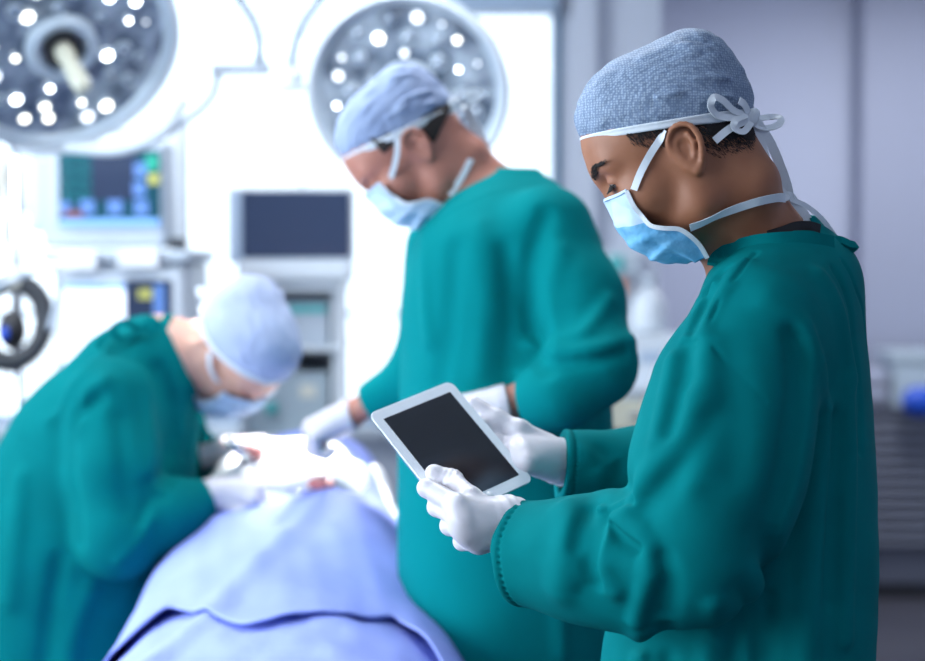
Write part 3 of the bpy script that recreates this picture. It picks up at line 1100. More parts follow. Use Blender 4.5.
# cap with white hem band and ties
def cap_a(p):
    return cap_local(HA.loc(p))


cb = HA.w(0, 0, .05)
cap_o = link_mesh('surgical_cap', mesh_sdf('surgical_cap', cap_a, cb - .19, cb + .19, .0017, 4, slack=2.5), 'cap', person_a)


def band_a(p):
    return band_local(HA.loc(p))


link_mesh('hem_band', mesh_sdf('hem_band', band_a, cb - .19, cb + .19, .0014, 4), 'white_cloth', cap_o)

facing = A(0, -1, .15)
dk = 1.875
# bow at the back of the cap: loops and tails
def R(name, pts, w, parent, nrm=None, **k):
    return ribbon(name, [P(x, y, d) for x, y, d in pts], w, 'white_cloth', parent, nrm=nrm if nrm is not None else facing, **k)




def on_cap(pts, off=.004):
    """points lying on the cap's near side, carrying on behind its outline"""
    out, last_ = [], 1.862
    for x, y in pts:
        q = hit(lambda p: np.minimum(cap_a(p), body_a(p)), x, y, dmax=2.0)
        if q is not None and q[1] < 1.90:
            q = q + A(0, -off, .001); out.append(q); last_ = q[1]
        else:
            last_ = min(last_ + .006, 1.89); out.append(P(x, y, last_))
    return out


def RC(name, pts, w, nrm, off=.004, **k):
    return ribbon(name, on_cap(pts, off), w, 'white_cloth', cap_o, nrm=nrm, **k)


RC('tie_loop', [(746, 117), (731, 119), (717, 117), (710, 108), (713, 99), (722, 102), (733, 112), (746, 117)], .0085, A(.15, -.95, .3), .007, th=.0012)
RC('tie_loop', [(750, 118), (757, 126), (768, 128), (779, 124), (780, 118), (770, 117), (752, 121)], .0085, A(.1, -.8, .6), .006, th=.0012)
RC('tie_tail', [(747, 121), (736, 126), (726, 132), (714, 142)], .0090, A(.1, -1, .1), .005, th=.0012)
RC('tie_tail', [(748, 116), (743, 106), (738, 102)], .0085, A(.3, -1, .1), .008, th=.0012)
RC('tie_tail', [(745, 117), (734, 122), (733, 130), (742, 133), (750, 124)], .0080, A(.2, -.8, .5), .010, th=.0012)
R('tie_tail', [(752, 120, 1.868), (760, 140, 1.872), (766, 160, 1.878), (773, 180, 1.884), (778, 194, 1.888)], .0115, cap_o, nrm=A(.3, -1, 0), th=.0012)
R('tie_tail', [(757, 122, 1.868), (770, 142, 1.876), (780, 165, 1.885), (787, 185, 1.892), (790, 200, 1.896)], .0110, cap_o, nrm=A(-.2, -1, .3), th=.0012)
R('tie_tail', [(748, 119, 1.868), (755, 140, 1.874), (762, 158, 1.88), (770, 172, 1.89)], .0095, cap_o, nrm=A(.1, -1, .1), th=.0012)
knot = P(750, 119, 1.860)
link_mesh('knot', mesh_sdf('knot', lambda p: smin(ell(p, knot, (.010, .009, .008)), ell(p, knot + A(.004, -.004, .006), (.007, .006, .006)), .004) - .0008 * wob(p, 500, 2), knot - .02, knot + .02, .0015, 3), 'white_cloth', cap_o)

# mask and its ties
mask_o, MG = mask_mesh('surgical_mask', HA, person_a, 'mask', 'mask_top')
sk = lambda p: grad(body_a, p)


def on_skin(pts, off=.0022):
    out = []
    for x, y in pts:
        h = hit(body_a, x, y)
        if h is not None: out.append(h + grad(body_a, h) * off)
    return out


tie1 = on_skin([(635, 190), (641, 173), (650, 154), (660, 139), (666, 131)], .0035)
ribbon('mask_tie', tie1, .0085, 'white_cloth', mask_o, nrm=sk)
tie2 = [P(690, 228, 1.835)] + on_skin([(703, 221), (720, 213), (740, 206), (760, 200), (776, 197), (783, 198)], .0028)
ribbon('mask_tie', tie2, .0105, 'white_cloth', mask_o, nrm=sk)
R('mask_tie', [(783, 198, 1.885), (790, 196, 1.892), (797, 205, 1.900), (806, 216, 1.905), (808, 222, 1.905)], .0100, mask_o)
R('mask_tie', [(785, 198, 1.885), (776, 194, 1.88), (774, 187, 1.88), (781, 188, 1.886), (790, 199, 1.892)], .0050, mask_o)
R('mask_tie', [(790, 199, 1.892), (806, 206, 1.905), (821, 218, 1.915), (832, 232, 1.925), (838, 242, 1.93)], .0062, mask_o)

# undershirt at the nape
nb = neckB
nax = (neckB - neckA) / np.linalg.norm(neckB - neckA)


def shirt(p):
    d = cap_(p, neckA, neckB + nax * .03, .060, .074)
    d = np.abs(d) - .0025
    t = (p - neckB) @ nax
    return smax(d, np.maximum(-(t + .0 + .25 * (p[:, 0] - neckB[0]) * -1.5 + .020), t - .05), .003)


# ------------------------------------------------------------------ gown of the surgeon with the tablet
def rw(py, xl, xr, d, ry, yaw=-YAW):
    a = P(xl, py, d); b = P(xr, py, d)
    return (a[2], (a[0] + b[0]) / 2, d, (b[0] - a[0]) / 2, ry, yaw)


def fit_rows(lst):
    """lst rows give wanted outline; undo the turn of the ellipse so that the outline fits"""
    out = []
    for py, xl, xr, d, ry in lst:
        r = rw(py, xl, xr, d, ry)
        a = math.radians(YAW)
        w2 = max(r[3] ** 2 - (ry * math.sin(a)) ** 2, (r[3] * .75) ** 2) / math.cos(a) ** 2
        out.append((r[0], r[1], r[2], math.sqrt(w2), ry, -YAW))
    return out


ROWS_A = fit_rows([(224, 775, 800, 1.945, .03), (236, 756, 828, 1.945, .062), (248, 728, 848, 1.945, .085), (262, 716, 858, 1.945, .11), (285, 702, 864, 1.945, .145),
                   (310, 692, 869, 1.94, .168), (340, 686, 873, 1.94, .178), (400, 686, 876, 1.94, .165), (480, 672, 877, 1.94, .148), (560, 630, 875, 1.94, .142),
                   (640, 606, 871, 1.94, .150), (700, 600, 869, 1.94, .18)])
last = ROWS_A[-1]
ROWS_A += [(.75, last[1], last[2], last[3] * 1.03, .22, -YAW), (.36, last[1], last[2], last[3] * 1.08, .24, -YAW)]
torso_a = rows_torso(ROWS_A)

SL = [(P(757, 326, 1.785), .066), (P(733, 395, 1.765), .080), (P(716, 470, 1.750), .086), (P(700, 540, 1.748), .082)]
FA = [(P(690, 552, 1.750), .077), (P(640, 563, 1.775), .070), (P(590, 560, 1.810), .064), (P(520, 553, 1.862), .0610)]
CU1 = P(520, 553, 1.862)
CD1 = CU1 - P(590, 558, 1.810); CD1 /= np.linalg.norm(CD1)
FF = [(P(800, 335, 2.10), .070), (elF, .060), (P(650, 472, 2.095), .054), (P(559, 466, 2.052), .0475)]
CU2 = P(561, 466, 2.052)
CD2 = A(-.985, -.12, .10); CD2 /= np.linalg.norm(CD2)


def cut_end(d, p, c, n, r):
    """flat open end with a hollow behind it"""
    end = (p - c) @ n
    hole = cap_(p, c - n * .03, c + n * .12, r * .8, r)
    d = smax(d, end, .003)
    return smax(d, -np.where(end > -.038, hole, .05), .002)


def gown_base(p, cut=False):
    d = torso_a(p)
    s = smin(cap_(p, P(786, 278, 1.93), P(757, 322, 1.79), .060, .066), cap_(p, P(790, 280, 1.96), P(800, 330, 2.10), .058, .066), .04)
    d = smin(d, s, .05)
    a = smin(chain(p, SL, .05), chain(p, FA, .04), .035)
    b = chain(p, FF, .04)
    if cut:
        a = cut_end(a, p, CU1, CD1, .0560); b = cut_end(b, p, CU2, CD2, .0420)
    return smin(smin(d, a, .009), b, .03)


# pixel polylines (x, y), amplitude in m (+ ridge / - valley), width in m
FOLDS_A = [
    ([(606, 514), (600, 530), (596, 548), (592, 570), (594, 582)], -.019, .0085),
    ([(613, 524), (624, 538), (638, 546)], -.010, .0062),
    ([(606, 516), (618, 508), (632, 502)], -.008, .006),
    ([(630, 500), (642, 485), (655, 468), (672, 452), (686, 425), (694, 400)], .0085, .016),
    ([(648, 500), (668, 480), (690, 452), (704, 420)], -.0075, .018),
    ([(598, 508), (606, 509), (620, 503)], .006, .005),
    ([(568, 508), (568, 530), (564, 560), (560, 590)], .0070, .018),
    ([(588, 512), (581, 528), (577, 545)], -.0065, .011),
    ([(606, 513), (604, 530), (603, 550), (606, 575), (615, 590)], .0060, .011),
    ([(614, 516), (630, 524), (642, 534), (650, 550), (651, 575)], .0070, .010),
    ([(616, 560), (630, 566), (644, 572)], .0040, .014),
    ([(650, 575), (643, 595), (637, 622)], .0085, .009),
    ([(662, 560), (668, 590), (664, 612)], -.0060, .013),
    ([(585, 590), (600, 602), (618, 612)], -.004, .012),
    ([(500, 545), (530, 555), (560, 575)], .003, .02),
    ([(672, 360), (664, 400), (656, 440)], .006, .012),
    ([(690, 350), (684, 390), (672, 430)], -.006, .013),
    ([(706, 345), (704, 390), (700, 430), (690, 480)], .006, .018),
    ([(730, 365), (736, 420), (736, 470)], -.004, .02),
    ([(795, 338), (799, 370), (798, 410), (792, 450), (780, 500), (768, 545), (762, 600), (764, 661)], -.015, .014),
    ([(802, 333), (815, 362), (820, 410), (818, 470), (812, 540), (808, 600), (806, 661)], .012, .014),
    ([(835, 420), (832, 500), (830, 600)], -.006, .012),
    ([(848, 380), (850, 460), (848, 540), (846, 640)], .006, .010),
    ([(740, 590), (738, 620), (736, 660)], -.006, .012),
    ([(715, 605), (712, 630), (708, 660)], .006, .012),
    ([(668, 628), (668, 660)], -.007, .010),
    ([(640, 632), (638, 660)], .006, .012),
    ([(745, 262), (728, 285), (712, 310), (703, 335)], .0055, .009),
    ([(722, 270), (705, 300), (690, 330)], -.006, .010),
    ([(714, 285), (700, 305), (686, 335)], .005, .008),
    ([(770, 300), (790, 318), (802, 338)], .004, .016),
    ([(780, 290), (760, 310)], .002, .03),
    ([(820, 275), (842, 320), (852, 380)], .005, .012),
    ([(835, 270), (852, 320), (860, 390), (861, 450)], -.005, .006),
    ([(600, 452), (620, 470), (632, 490)], -.004, .014),
    ([(590, 455), (600, 475), (610, 500)], .003, .014),
]
SEAMS_A = [
    [(703, 340), (725, 359), (753, 387), (766, 400)],
    [(756, 252), (740, 272), (722, 297), (703, 340)],
    [(683, 343), (703, 340)],
    [(843, 262), (856, 290), (864, 314), (869, 355)],
]
fold3 = [(hits(gown_base, pts), a_, w_) for pts, a_, w_ in FOLDS_A]
fold3 = [(np.array(spline(f, 3)), a_, w_) for f, a_, w_ in fold3 if len(f) > 1]
step3 = [(np.array(spline(hits(gown_base, s), 3)), a_, w_) for s, a_, w_ in (
    ([(640, 497), (626, 502), (613, 509), (604, 519), (599, 535), (595, 552), (593, 568), (596, 584)], .0110, .014),
    ([(609, 520), (622, 533), (634, 542), (648, 548)], .0080, .012),
    ([(801, 330), (806, 362), (803, 400), (796, 450), (782, 500), (768, 545), (758, 580)], .006, .030))]
seam3 = [np.array(spline(hits(gown_base, s), 4)) for s in SEAMS_A]


def gown_a(p):
    d = gown_base(p, True)
    near = np.abs(d) < .04
    if near.any():
        q = p[near]
        e = np.zeros(len(q))
        for f, a_, w_ in fold3:
            lo_, hi_ = f.min(0) - 2.6 * w_, f.max(0) + 2.6 * w_
            m = ((q > lo_) & (q < hi_)).all(1)
            if m.any():
                e[m] += 1.3 * a_ * np.exp(-(polydist(q[m], f) / w_) ** 2)
        for s, a_, w_ in step3:
            e += stepfold(q, s, a_, w_)
        es = np.zeros(len(q))
        for s in seam3:
            lo_, hi_ = s.min(0) - .01, s.max(0) + .01
            m = ((q > lo_) & (q < hi_)).all(1)
            if m.any():
                es[m] = np.minimum(es[m], -.0038 * np.exp(-(polydist(q[m], s) / .0034) ** 2))
        e += es + .0016 * wob(q * A(1, 1, .45), 38, 11) + .0006 * wob(q, 90, 12)
        # thicker cuff hems with stitch puckers
        for c, n_ in ((CU1, CD1), (CU2, CD2)):
            t = (q - c) @ n_
            r_ = np.linalg.norm(q - c - t[:, None] * n_, axis=1)
            ang = np.arctan2(q[:, 2] - c[2], q[:, 1] - c[1])
            m = (r_ < .10) & (t < .01) & (t > -.03)
            e += m * (-.0028 * np.exp(-((t + .0105) / .0022) ** 2) * (.75 + .55 * np.sin(ang * 46)) + .0006 * np.exp(-((t + .004) / .004) ** 2))
        d = d.copy(); d[near] -= e
    # neck opening
    d = smax(d, -(cap_(p, neckA - nax * .04, neckB + nax * .012, .058, .0695)), .004)
    return d


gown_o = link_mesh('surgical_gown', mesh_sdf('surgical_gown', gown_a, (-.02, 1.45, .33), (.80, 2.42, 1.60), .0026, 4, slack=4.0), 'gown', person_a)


# collar binding round the neck and undershirt showing at the nape
both = lambda p: np.minimum(gown_a(p), body_a(p))


def band_on(pts, off):
    out = []
    for x, y in pts:
        h_ = hit(both, x, y)
        if h_ is not None: out.append(h_ + grad(both, h_, .002) * off)
    return out


cpts = band_on([(715, 266), (717, 259), (726, 251), (740, 246), (757, 243), (775, 241), (795, 240), (815, 241), (832, 244)], .0015)
ribbon('collar', cpts, .0165, 'gown', gown_o, nrm=lambda p: A(-.25, -1, .25), th=.005, n=8)
ribbon('collar_seam', [p + A(-.001, -.0032, -.0105) for p in cpts], .0014, 'seam', gown_o, nrm=lambda p: A(-.25, -1, .25), th=.001, n=8)
upts = band_on([(768, 236), (782, 232), (796, 229), (808, 228), (819, 231)], .0022)
ribbon('undershirt_collar', upts, .013, 'shirt', person_a, nrm=lambda p: A(0, -1, .3), th=.002, n=8)
for pts, w_ in (([(828, 246, 1.90), (838, 240, 1.90), (849, 244, 1.90), (855, 246, 1.91), (846, 251, 1.905), (834, 248, 1.905)], .010),
                ([(830, 246, 1.90), (822, 238, 1.90), (818, 243, 1.90), (826, 250, 1.905), (820, 259, 1.90)], .009),
                ([(832, 248, 1.90), (837, 257, 1.90), (839, 263, 1.90)], .010),
                ([(800, 242, 1.875), (815, 243, 1.885), (830, 247, 1.9)], .009)):
    ribbon('neck_tie', [P(*q) for q in pts], w_, 'gown', gown_o, nrm=A(.2, -.8, .5), th=.0035)


# ================================================================== the two operating surgeons
def surgeon(D):
    fr, h = D['head'], D['h']
    nA, nB = D['neck']

    def body(p):
        d = head_local(fr.loc(p)) * fr.k
        d = smin(d, cap_(p, nA, nB, .056, .062), .04)
        for sh, arm, W in ((D['shN'], D['armN'], D['handN'][0]), (D['shF'], D['armF'], D['handF'][0])):
            d = smin(d, cap_(p, nB, sh, .050, .040), .05)
            d = smin(d, chain(p, [(sh, .040)] + [(q, .034) for q in arm] + [(W, .023)], .03), .03)
        for c, r in D['trunk']:
            d = smin(d, ell(p, c, r), .07)
        for H in (D['handN'], D['handF']):
            d = smin(d, hand_sdf(*H, shrink=.0035)(p), .006)
        return smin(d, legs_sdf(p, D['hip'], D['fd']), .07)
    me = mesh_sdf('surgeon_body', body, D['lo'], D['hi'], h, 4)
    o = link_mesh('person', me, D['skin'], None)
    tag(o, D['label'], 'person')
    shoes(o, D['hip'], D['fd'])

    def reg(q):
        back = np.maximum(q[:, 0] + .026, -(q[:, 2] + .010 + .35 * (q[:, 0] + .02)) * .8)
        t = np.maximum(np.maximum(q[:, 0] - .044, -(q[:, 2] - .036)), -(q[:, 0] - .010))
        return np.minimum(back, t)

    def hairf(p):
        q = fr.loc(p); d = head_local(q, ears=False, eyes=False)
        return np.maximum(smax(d - .004, reg(q), .003), -(d + .003)) * fr.k
    c = fr.w(0, 0, .03)
    if D['hair']: link_mesh('hair', mesh_sdf('hair', hairf, c - .17, c + .17, .003, 4), D['hair'], o)
    c = fr.w(0, 0, .05)
    sq = D.get('capk', 1.0)
    co = link_mesh('surgical_cap', mesh_sdf('surgical_cap', lambda p: cap_local(fr.loc(p) * A(1 / sq, 1 / sq, 1 / sq) + A(0, 0, .0), D['seed'], .003) * sq * fr.k, c - .22, c + .22, .003, 4), D['cap'], o)

    def band(p):
        return band_local(fr.loc(p) / sq, .006, .001, .004) * sq * fr.k
    link_mesh('hem_band', mesh_sdf('hem_band', band, c - .2, c + .2, .0028, 4), 'white_cloth', co)
    side = D['side']                                            # which side the camera sees (+1 the person's left)
    b0 = A(-.112, .012 * side, .004)
    sd = fr.d(0, side, .2)
    for pts in ([b0, b0 + A(.005, .02 * side, .012), b0 + A(.018, .035 * side, .018), b0 + A(.012, .03 * side, .0), b0],
                [b0, b0 + A(-.018, .01 * side, .008), b0 + A(-.030, .012 * side, -.004), b0 + A(-.014, .01 * side, -.006), b0]):
        ribbon('tie_loop', [fr.w(*q) for q in pts], .011, 'white_cloth', co, nrm=sd, th=.002, n=4)
    for dx in (0, -.012):
        a = fr.w(*b0)
        ribbon('tie_tail', [a, a + A(D['tail'][0] * .05 + dx, 0, -.05), a + A(D['tail'][0] * .09 + dx * 2, 0, -.11)], .012, 'white_cloth', co, nrm=A(.2, -1, 0), th=.002, n=4)
    mfr = Frame(fr.o, 0, 0); mfr.R = fr.R; mfr.k = fr.k * 1.10; mfr.o = fr.w(-.004, 0, .012)
    mo, G = mask_mesh('surgical_mask', mfr, o, 'mask_top', 'mask_top')
    for sg in (1, -1):
        pts = []
        for a, b, c_ in ((.0620, .062, .0005), (.045, .078, .010), (.028, .088, .022), (.012, .092, .038)):
            pts.append(fr.w(a, b * sg, c_))
        ribbon('mask_tie', pts, .009, 'white_cloth', mo, nrm=fr.d(.2, sg, 0), th=.0025, n=4)
        pts = []
        for a, b, c_ in ((.012, .060, -.084), (-.02, .066, -.078), (-.055, .058, -.066), (-.085, .030, -.055), (-.092, .0, -.050)):
            pts.append(fr.w(a, b * sg, c_))
        ribbon('mask_tie', pts, .010, 'white_cloth', mo, nrm=fr.d(-.2, sg, 0), th=.0025, n=4)
    for H in (D['handN'], D['handF']):
        dr = H[0] - H[2][1]; dr /= np.linalg.norm(dr); end = H[0] + dr * .05

        def glove(p, H=H, dr=dr, end=end):
            t = (p - H[0]) @ dr
            return smax(smin(hand_sdf(*H)(p), cap_(p, H[0], end, H[1], H[1] + .003) - .001 * np.sin(t * 420), .012), t - D.get('cuff', .05), .002)
        allp = np.array([H[0], end, *H[2], *sum(H[3], []), *H[4]])
        link_mesh('glove', mesh_sdf('glove', glove, allp.min(0) - .045, allp.max(0) + .045, .0024, 4), 'glove', o)

    torso = D['torso']

    def base(p, cut=False):
        d = torso(p)
        for sl, k in ((D['slN'], D['kN']), (D['slF'], .03)):
            a = chain(p, sl, .04)
            if cut:
                c, n_ = sl[-1][0], sl[-1][0] - sl[-2][0]; n_ = n_ / np.linalg.norm(n_); r = sl[-1][1] - .005
                end = (p - c) @ n_
                rg = np.linalg.norm(p - c, axis=1) < r + .06
                a2 = smax(a, end, .003)
                a2 = smax(a2, -np.where(end > -.030, cap_(p, c - n_ * .02, c + n_ * .1, r * .85, r), .05), .002)
                a = np.where(rg, a2, a)
            d = smin(d, a, k)
        return d
    f3 = [(hits(base, pts, dmax=4.2), a_, w_) for pts, a_, w_ in D['folds']]
    f3 = [(np.array(spline(f, 3)), a_, w_) for f, a_, w_ in f3 if len(f) > 1]

    def gown(p):
        d = base(p, True)
        near = np.abs(d) < .05
        if near.any():
            q = p[near]; e = np.zeros(len(q))
            for f, a_, w_ in f3:
                m = ((q > f.min(0) - 2.6 * w_) & (q < f.max(0) + 2.6 * w_)).all(1)
                if m.any(): e[m] += a_ * np.exp(-(polydist(q[m], f) / w_) ** 2)
            e += .003 * wob(q * A(1, 1, .4), 26, D['seed']) + .0012 * wob(q, 60, 12)
            d = d.copy(); d[near] -= e
        return smax(d, -cap_(p, nA - (nB - nA) * .3, nB + (nB - nA) / np.linalg.norm(nB - nA) * .015, .056, .066), .004)
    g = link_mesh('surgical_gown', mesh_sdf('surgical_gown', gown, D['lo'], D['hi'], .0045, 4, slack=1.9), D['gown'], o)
    nax_ = (nB - nA) / np.linalg.norm(nB - nA)

    def collar(p):
        t = (p - nB) @ nax_
        r_ = np.linalg.norm(p - nB - t[:, None] * nax_, axis=1)
        return smax(np.abs(r_ - .071) - .0045, np.abs(t + .002) - .011, .006)
    link_mesh('collar', mesh_sdf('collar', collar, nB - .13, nB + .13, .0028, 4), D['gown'], g)
    if D.get('collar_tie') is not None:
        for pts in D['collar_tie']:
            ribbon('neck_tie', [P(*q) for q in pts], .012, D['gown'], g, nrm=A(.2, -.8, .5), th=.004, n=4)
    return o


# ---- standing surgeon in the middle
HB = Frame(P(417, 154, 2.72), -4, 44, 0, 1.03)
fdB = A(-math.cos(math.radians(-15)), math.sin(math.radians(-15)), 0)


def rws(lst, yaw):
    out = []
    for py, xl, xr, d, ry in lst:
        r = rw(py, xl, xr, d, ry)
        a = math.radians(yaw)
        w2 = max(r[3] ** 2 - (ry * math.sin(a)) ** 2, (r[3] * .75) ** 2) / math.cos(a) ** 2
        out.append((r[0], r[1], r[2], math.sqrt(w2), ry, -yaw))
    return out


rB = rws([(168, 500, 530, 2.72, .03), (178, 472, 548, 2.72, .07), (192, 452, 568, 2.70, .11), (212, 432, 585, 2.69, .15), (240, 412, 600, 2.68, .18), (300, 402, 606, 2.68, .19), (360, 402, 608, 2.68, .19),
          (430, 400, 610, 2.68, .19), (520, 398, 612, 2.68, .20), (661, 400, 612, 2.68, .21)], -12)
rB += [(.36, rB[-1][1], rB[-1][2], rB[-1][3] * 1.05, .23, 12)]
WN, WF = P(506, 404, 2.46), P(352, 414, 2.98)
B = dict(head=HB, h=.0042, cuff=.004, neck=(P(448, 172, 2.73), P(486, 205, 2.73)), shN=P(555, 232, 2.54), armN=[P(590, 366, 2.45)], shF=P(446, 250, 2.86), armF=[P(420, 372, 2.94)],
         trunk=[(P(505, 330, 2.70), A(.11, .13, .20)), (P(505, 500, 2.70), A(.11, .13, .22))], hip=A(P(505, 600, 2.70)[0], 2.70, 0), fd=fdB,
         lo=(-.45, 2.2, -.01), hi=(.36, 3.15, 1.92), skin='skin_b', hair='hair_b', cap='cap_b', seed=21, side=1, tail=(.55, 0), capk=.98,
         label='tall surgeon standing in the middle behind the tablet, reaching over the patient',
         handN=auto_hand(WN, A(-.95, .12, -.18), A(.1, -.5, .8), side=-1), handF=auto_hand(WF, A(-.85, .1, -.35), A(-.2, -.3, .9), side=1),
         torso=rows_torso(rB), kN=.03,
         slN=[(P(549, 232, 2.56), .074), (P(580, 300, 2.51), .064), (P(593, 364, 2.45), .060), (P(560, 392, 2.44), .050), (P(525, 402, 2.46), .041)],
         slF=[(P(446, 250, 2.86), .075), (P(425, 372, 2.92), .055), (P(372, 405, 2.96), .042)],
         folds=[([(545, 215), (530, 270), (532, 330), (545, 370)], -.010, .016), ([(560, 250), (550, 300), (556, 350)], .006, .016),
                ([(632, 340), (600, 348), (560, 350), (530, 345)], .008, .012), ([(625, 352), (590, 362), (550, 366)], -.010, .010),
                ([(610, 300), (585, 330), (560, 340)], .006, .012), ([(430, 225), (424, 280), (428, 340)], .006, .016), ([(455, 250), (450, 320), (440, 380)], -.006, .018),
                ([(480, 225), (485, 300), (478, 370)], .005, .02), ([(505, 250), (512, 320), (505, 380)], -.006, .016),
                ([(600, 430), (602, 520), (600, 600)], -.008, .014), ([(560, 600), (562, 655)], .006, .014), ([(445, 214), (470, 200), (510, 188)], .003, .008)],
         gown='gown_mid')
surgeon(B)

# ---- bending surgeon at the left
HC = Frame(P(233, 354, 3.10), 220, 60, 0, 1.02)
fdC = A(.97, -.10, 0)


def torso_c(p):
    d = chain(p, [(P(55, 661, 3.10), .225), (P(74, 545, 3.08), .195), (P(104, 455, 3.08), .158), (P(142, 380, 3.08), .108)], .10)
    d = smin(d, cap_(p, P(50, 661, 3.12), A(-.80, 3.1, .62), .23, .25), .06)
    d = smin(d, cap_(p, P(128, 372, 3.08), P(150, 350, 3.08), .080, .062), .05)
    return np.maximum(d, .36 - p[:, 2])


WCN, WCF = P(214, 494, 2.94), P(226, 452, 3.20)
Cc = dict(head=HC, h=.0042, neck=(P(208, 364, 3.09), P(160, 352, 3.09)), shN=P(108, 400, 2.93), armN=[P(124, 530, 2.87)], shF=P(160, 400, 3.24), armF=[P(180, 480, 3.28)],
          trunk=[(P(105, 455, 3.08), A(.10, .12, .11)), (P(68, 560, 3.08), A(.13, .13, .16))], hip=A(P(55, 661, 3.10)[0], 3.10, 0), fd=fdC,
          lo=(-1.35, 2.6, -.01), hi=(-.30, 3.5, 1.60), skin='skin_c', hair=None, cap='cap_c', seed=31, side=-1, tail=(-.3, 0), capk=1.06,
          label='surgeon bending over the patient at the left, cap turned to the viewer', gown='gown',  # darker of the two teals stands in for dimmer light here
          handN=auto_hand(WCN, A(.95, .1, .12), A(-.1, -.5, .85), side=1, L=.075), handF=auto_hand(WCF, A(.95, -.05, .15), A(0, -.2, .95), side=-1, L=.075),
          torso=torso_c, kN=.022,
          slN=[(P(110, 402, 2.95), .082), (P(116, 470, 2.90), .080), (P(120, 536, 2.87), .072), (P(165, 515, 2.90), .060), (P(208, 497, 2.94), .036)],
          slF=[(P(165, 400, 3.22), .070), (P(185, 465, 3.26), .055), (P(221, 456, 3.21), .038)],
          folds=[([(160, 370), (172, 410), (170, 450), (165, 480)], -.014, .016), ([(95, 400), (72, 430), (72, 480), (78, 540)], -.016, .016), ([(105, 380), (85, 400), (78, 430)], .008, .014),
                 ([(140, 370), (150, 420), (148, 470)], .008, .016), ([(120, 420), (125, 480), (130, 510)], -.006, .016), ([(150, 520), (140, 540), (120, 560)], .007, .012),
                 ([(165, 495), (150, 500), (140, 520)], -.010, .010), ([(60, 560), (50, 620), (45, 661)], -.010, .016), ([(90, 590), (75, 630), (70, 661)], .010, .018),
                 ([(188, 385), (200, 410), (205, 440)], .007, .012), ([(195, 400), (190, 430), (186, 455)], -.008, .010), ([(20, 480), (15, 540), (10, 600)], .010, .02),
                 ([(110, 345), (80, 375), (50, 420)], .006, .014)],
          collar_tie=[[(140, 330, 3.0), (125, 322, 2.98), (112, 330, 2.98), (122, 340, 2.98), (140, 334, 3.0)], [(142, 330, 3.0), (152, 320, 3.0), (158, 326, 3.0), (148, 334, 3.0)],
                      [(118, 330, 2.98), (104, 338, 2.98), (98, 348, 2.98)]])
surgeon(Cc)

# ================================================================== patient table and drapes
XC = [(1.9, -.27), (2.4, -.275), (2.6, -.285), (2.9, -.320), (3.2, -.34), (3.9, -.36)]
HW = [(1.9, .30), (2.4, .295), (2.6, .275), (2.9, .235), (3.2, .19), (3.5, .17), (3.9, .15)]
ZC = [(1.9, .93), (2.3, .935), (2.5, .945), (2.7, .975), (2.95, 1.04), (3.2, 1.092), (3.5, 1.095), (3.9, 1.06)]


def drape_pt(u, y, off, seed, hang):
    """u in -1..1 across the patient, beyond the top edge the cloth hangs"""
    xc = np.interp(y, *zip(*XC)); hw = np.interp(y, *zip(*HW)) + off; zc = np.interp(y, *zip(*ZC)) + off
    s = u * (1 + hang)
    if abs(s) <= 1:
        a = s * math.pi / 2
        x = hw * math.sin(a) * (1 + 0 * s); z = zc - .16 * (1 - math.cos(a)) ** 1.15
    else:
        e = (abs(s) - 1)
        x = math.copysign(hw + .05 * (1 - math.exp(-e * 3)), s); z = zc - .16 - e * .42
        x += math.copysign(.018 * math.sin(y * 17 + seed) * min(e * 2, 1), s)
    p = np.array([[x, y, z]])
    z += .013 * wob(p * A(1.0, .8, 1), 19, seed)[0] + .006 * wob(p, 42, seed + 1)[0] + .004 * wob(p * A(2.2, .6, 1), 60, seed + 2)[0]
    z += .012 * math.exp(-((x - .38 * (y - 2.0) + .30) / .022) ** 2) * (1 if abs(s) < 1.1 else 0)
    return xc + x, y, z


def drape(name, y0f, y1, off, seed, hang, nu=110, nv=120, th=.004):
    V = []
    for j in range(nv + 1):
        for i in range(nu + 1):
            u = -1 + 2 * i / nu
            y0 = y0f(u)
            V.append(drape_pt(u, y0 + (y1 - y0) * j / nv, off, seed, hang))
    Q = [(j * (nu + 1) + i, j * (nu + 1) + i + 1, (j + 1) * (nu + 1) + i + 1, (j + 1) * (nu + 1) + i) for j in range(nv) for i in range(nu)]
    o = link_mesh(name, mesh_from(name, V, Q), 'drape')
    s = o.modifiers.new('thickness', 'SOLIDIFY'); s.thickness = th; s.offset = -1
    return o


hx = [-1, -.75, -.5, -.33, -.25, -.05, .08, .22, .35, .5, .7, 1]
hy = [2.62, 2.56, 2.46, 2.50, 2.53, 2.40, 2.43, 2.50, 2.30, 2.25, 2.20, 2.15]
hem_y = lambda u: float(spl(u))


def spl(u):
    return np.interp(u, hx, hy) + .012 * math.sin(u * 23)


tag(drape('upper_drape', hem_y, 3.85, .016, 3, .75), 'lavender blue surgical drape over the patient, its wavy hem towards the viewer', 'drape')
tag(drape('lower_drape', lambda u: 1.95 + .02 * math.sin(9 * u), 3.0, .0, 8, .95), 'lavender blue under-drape showing below the hem of the upper one', 'drape')

tb = empty('operating_table', (-.30, 3.0, 0), 'operating table hidden beneath the blue drapes, patient lying on it', 'operating table')
boxes('mattress', [(-.44, -.10, 2.05, 3.8, .80, .86)], 'dark_plastic', tb, .02)
boxes('table_top', [(-.45, -.09, 2.03, 3.82, .76, .80)], 'steel', tb, .006)
boxes('column', [(-.36, -.20, 2.9, 3.15, .12, .76)], 'steel', tb, .01)
boxes('base', [(-.50, -.06, 2.6, 3.5, 0, .12)], 'cab', tb, .02)

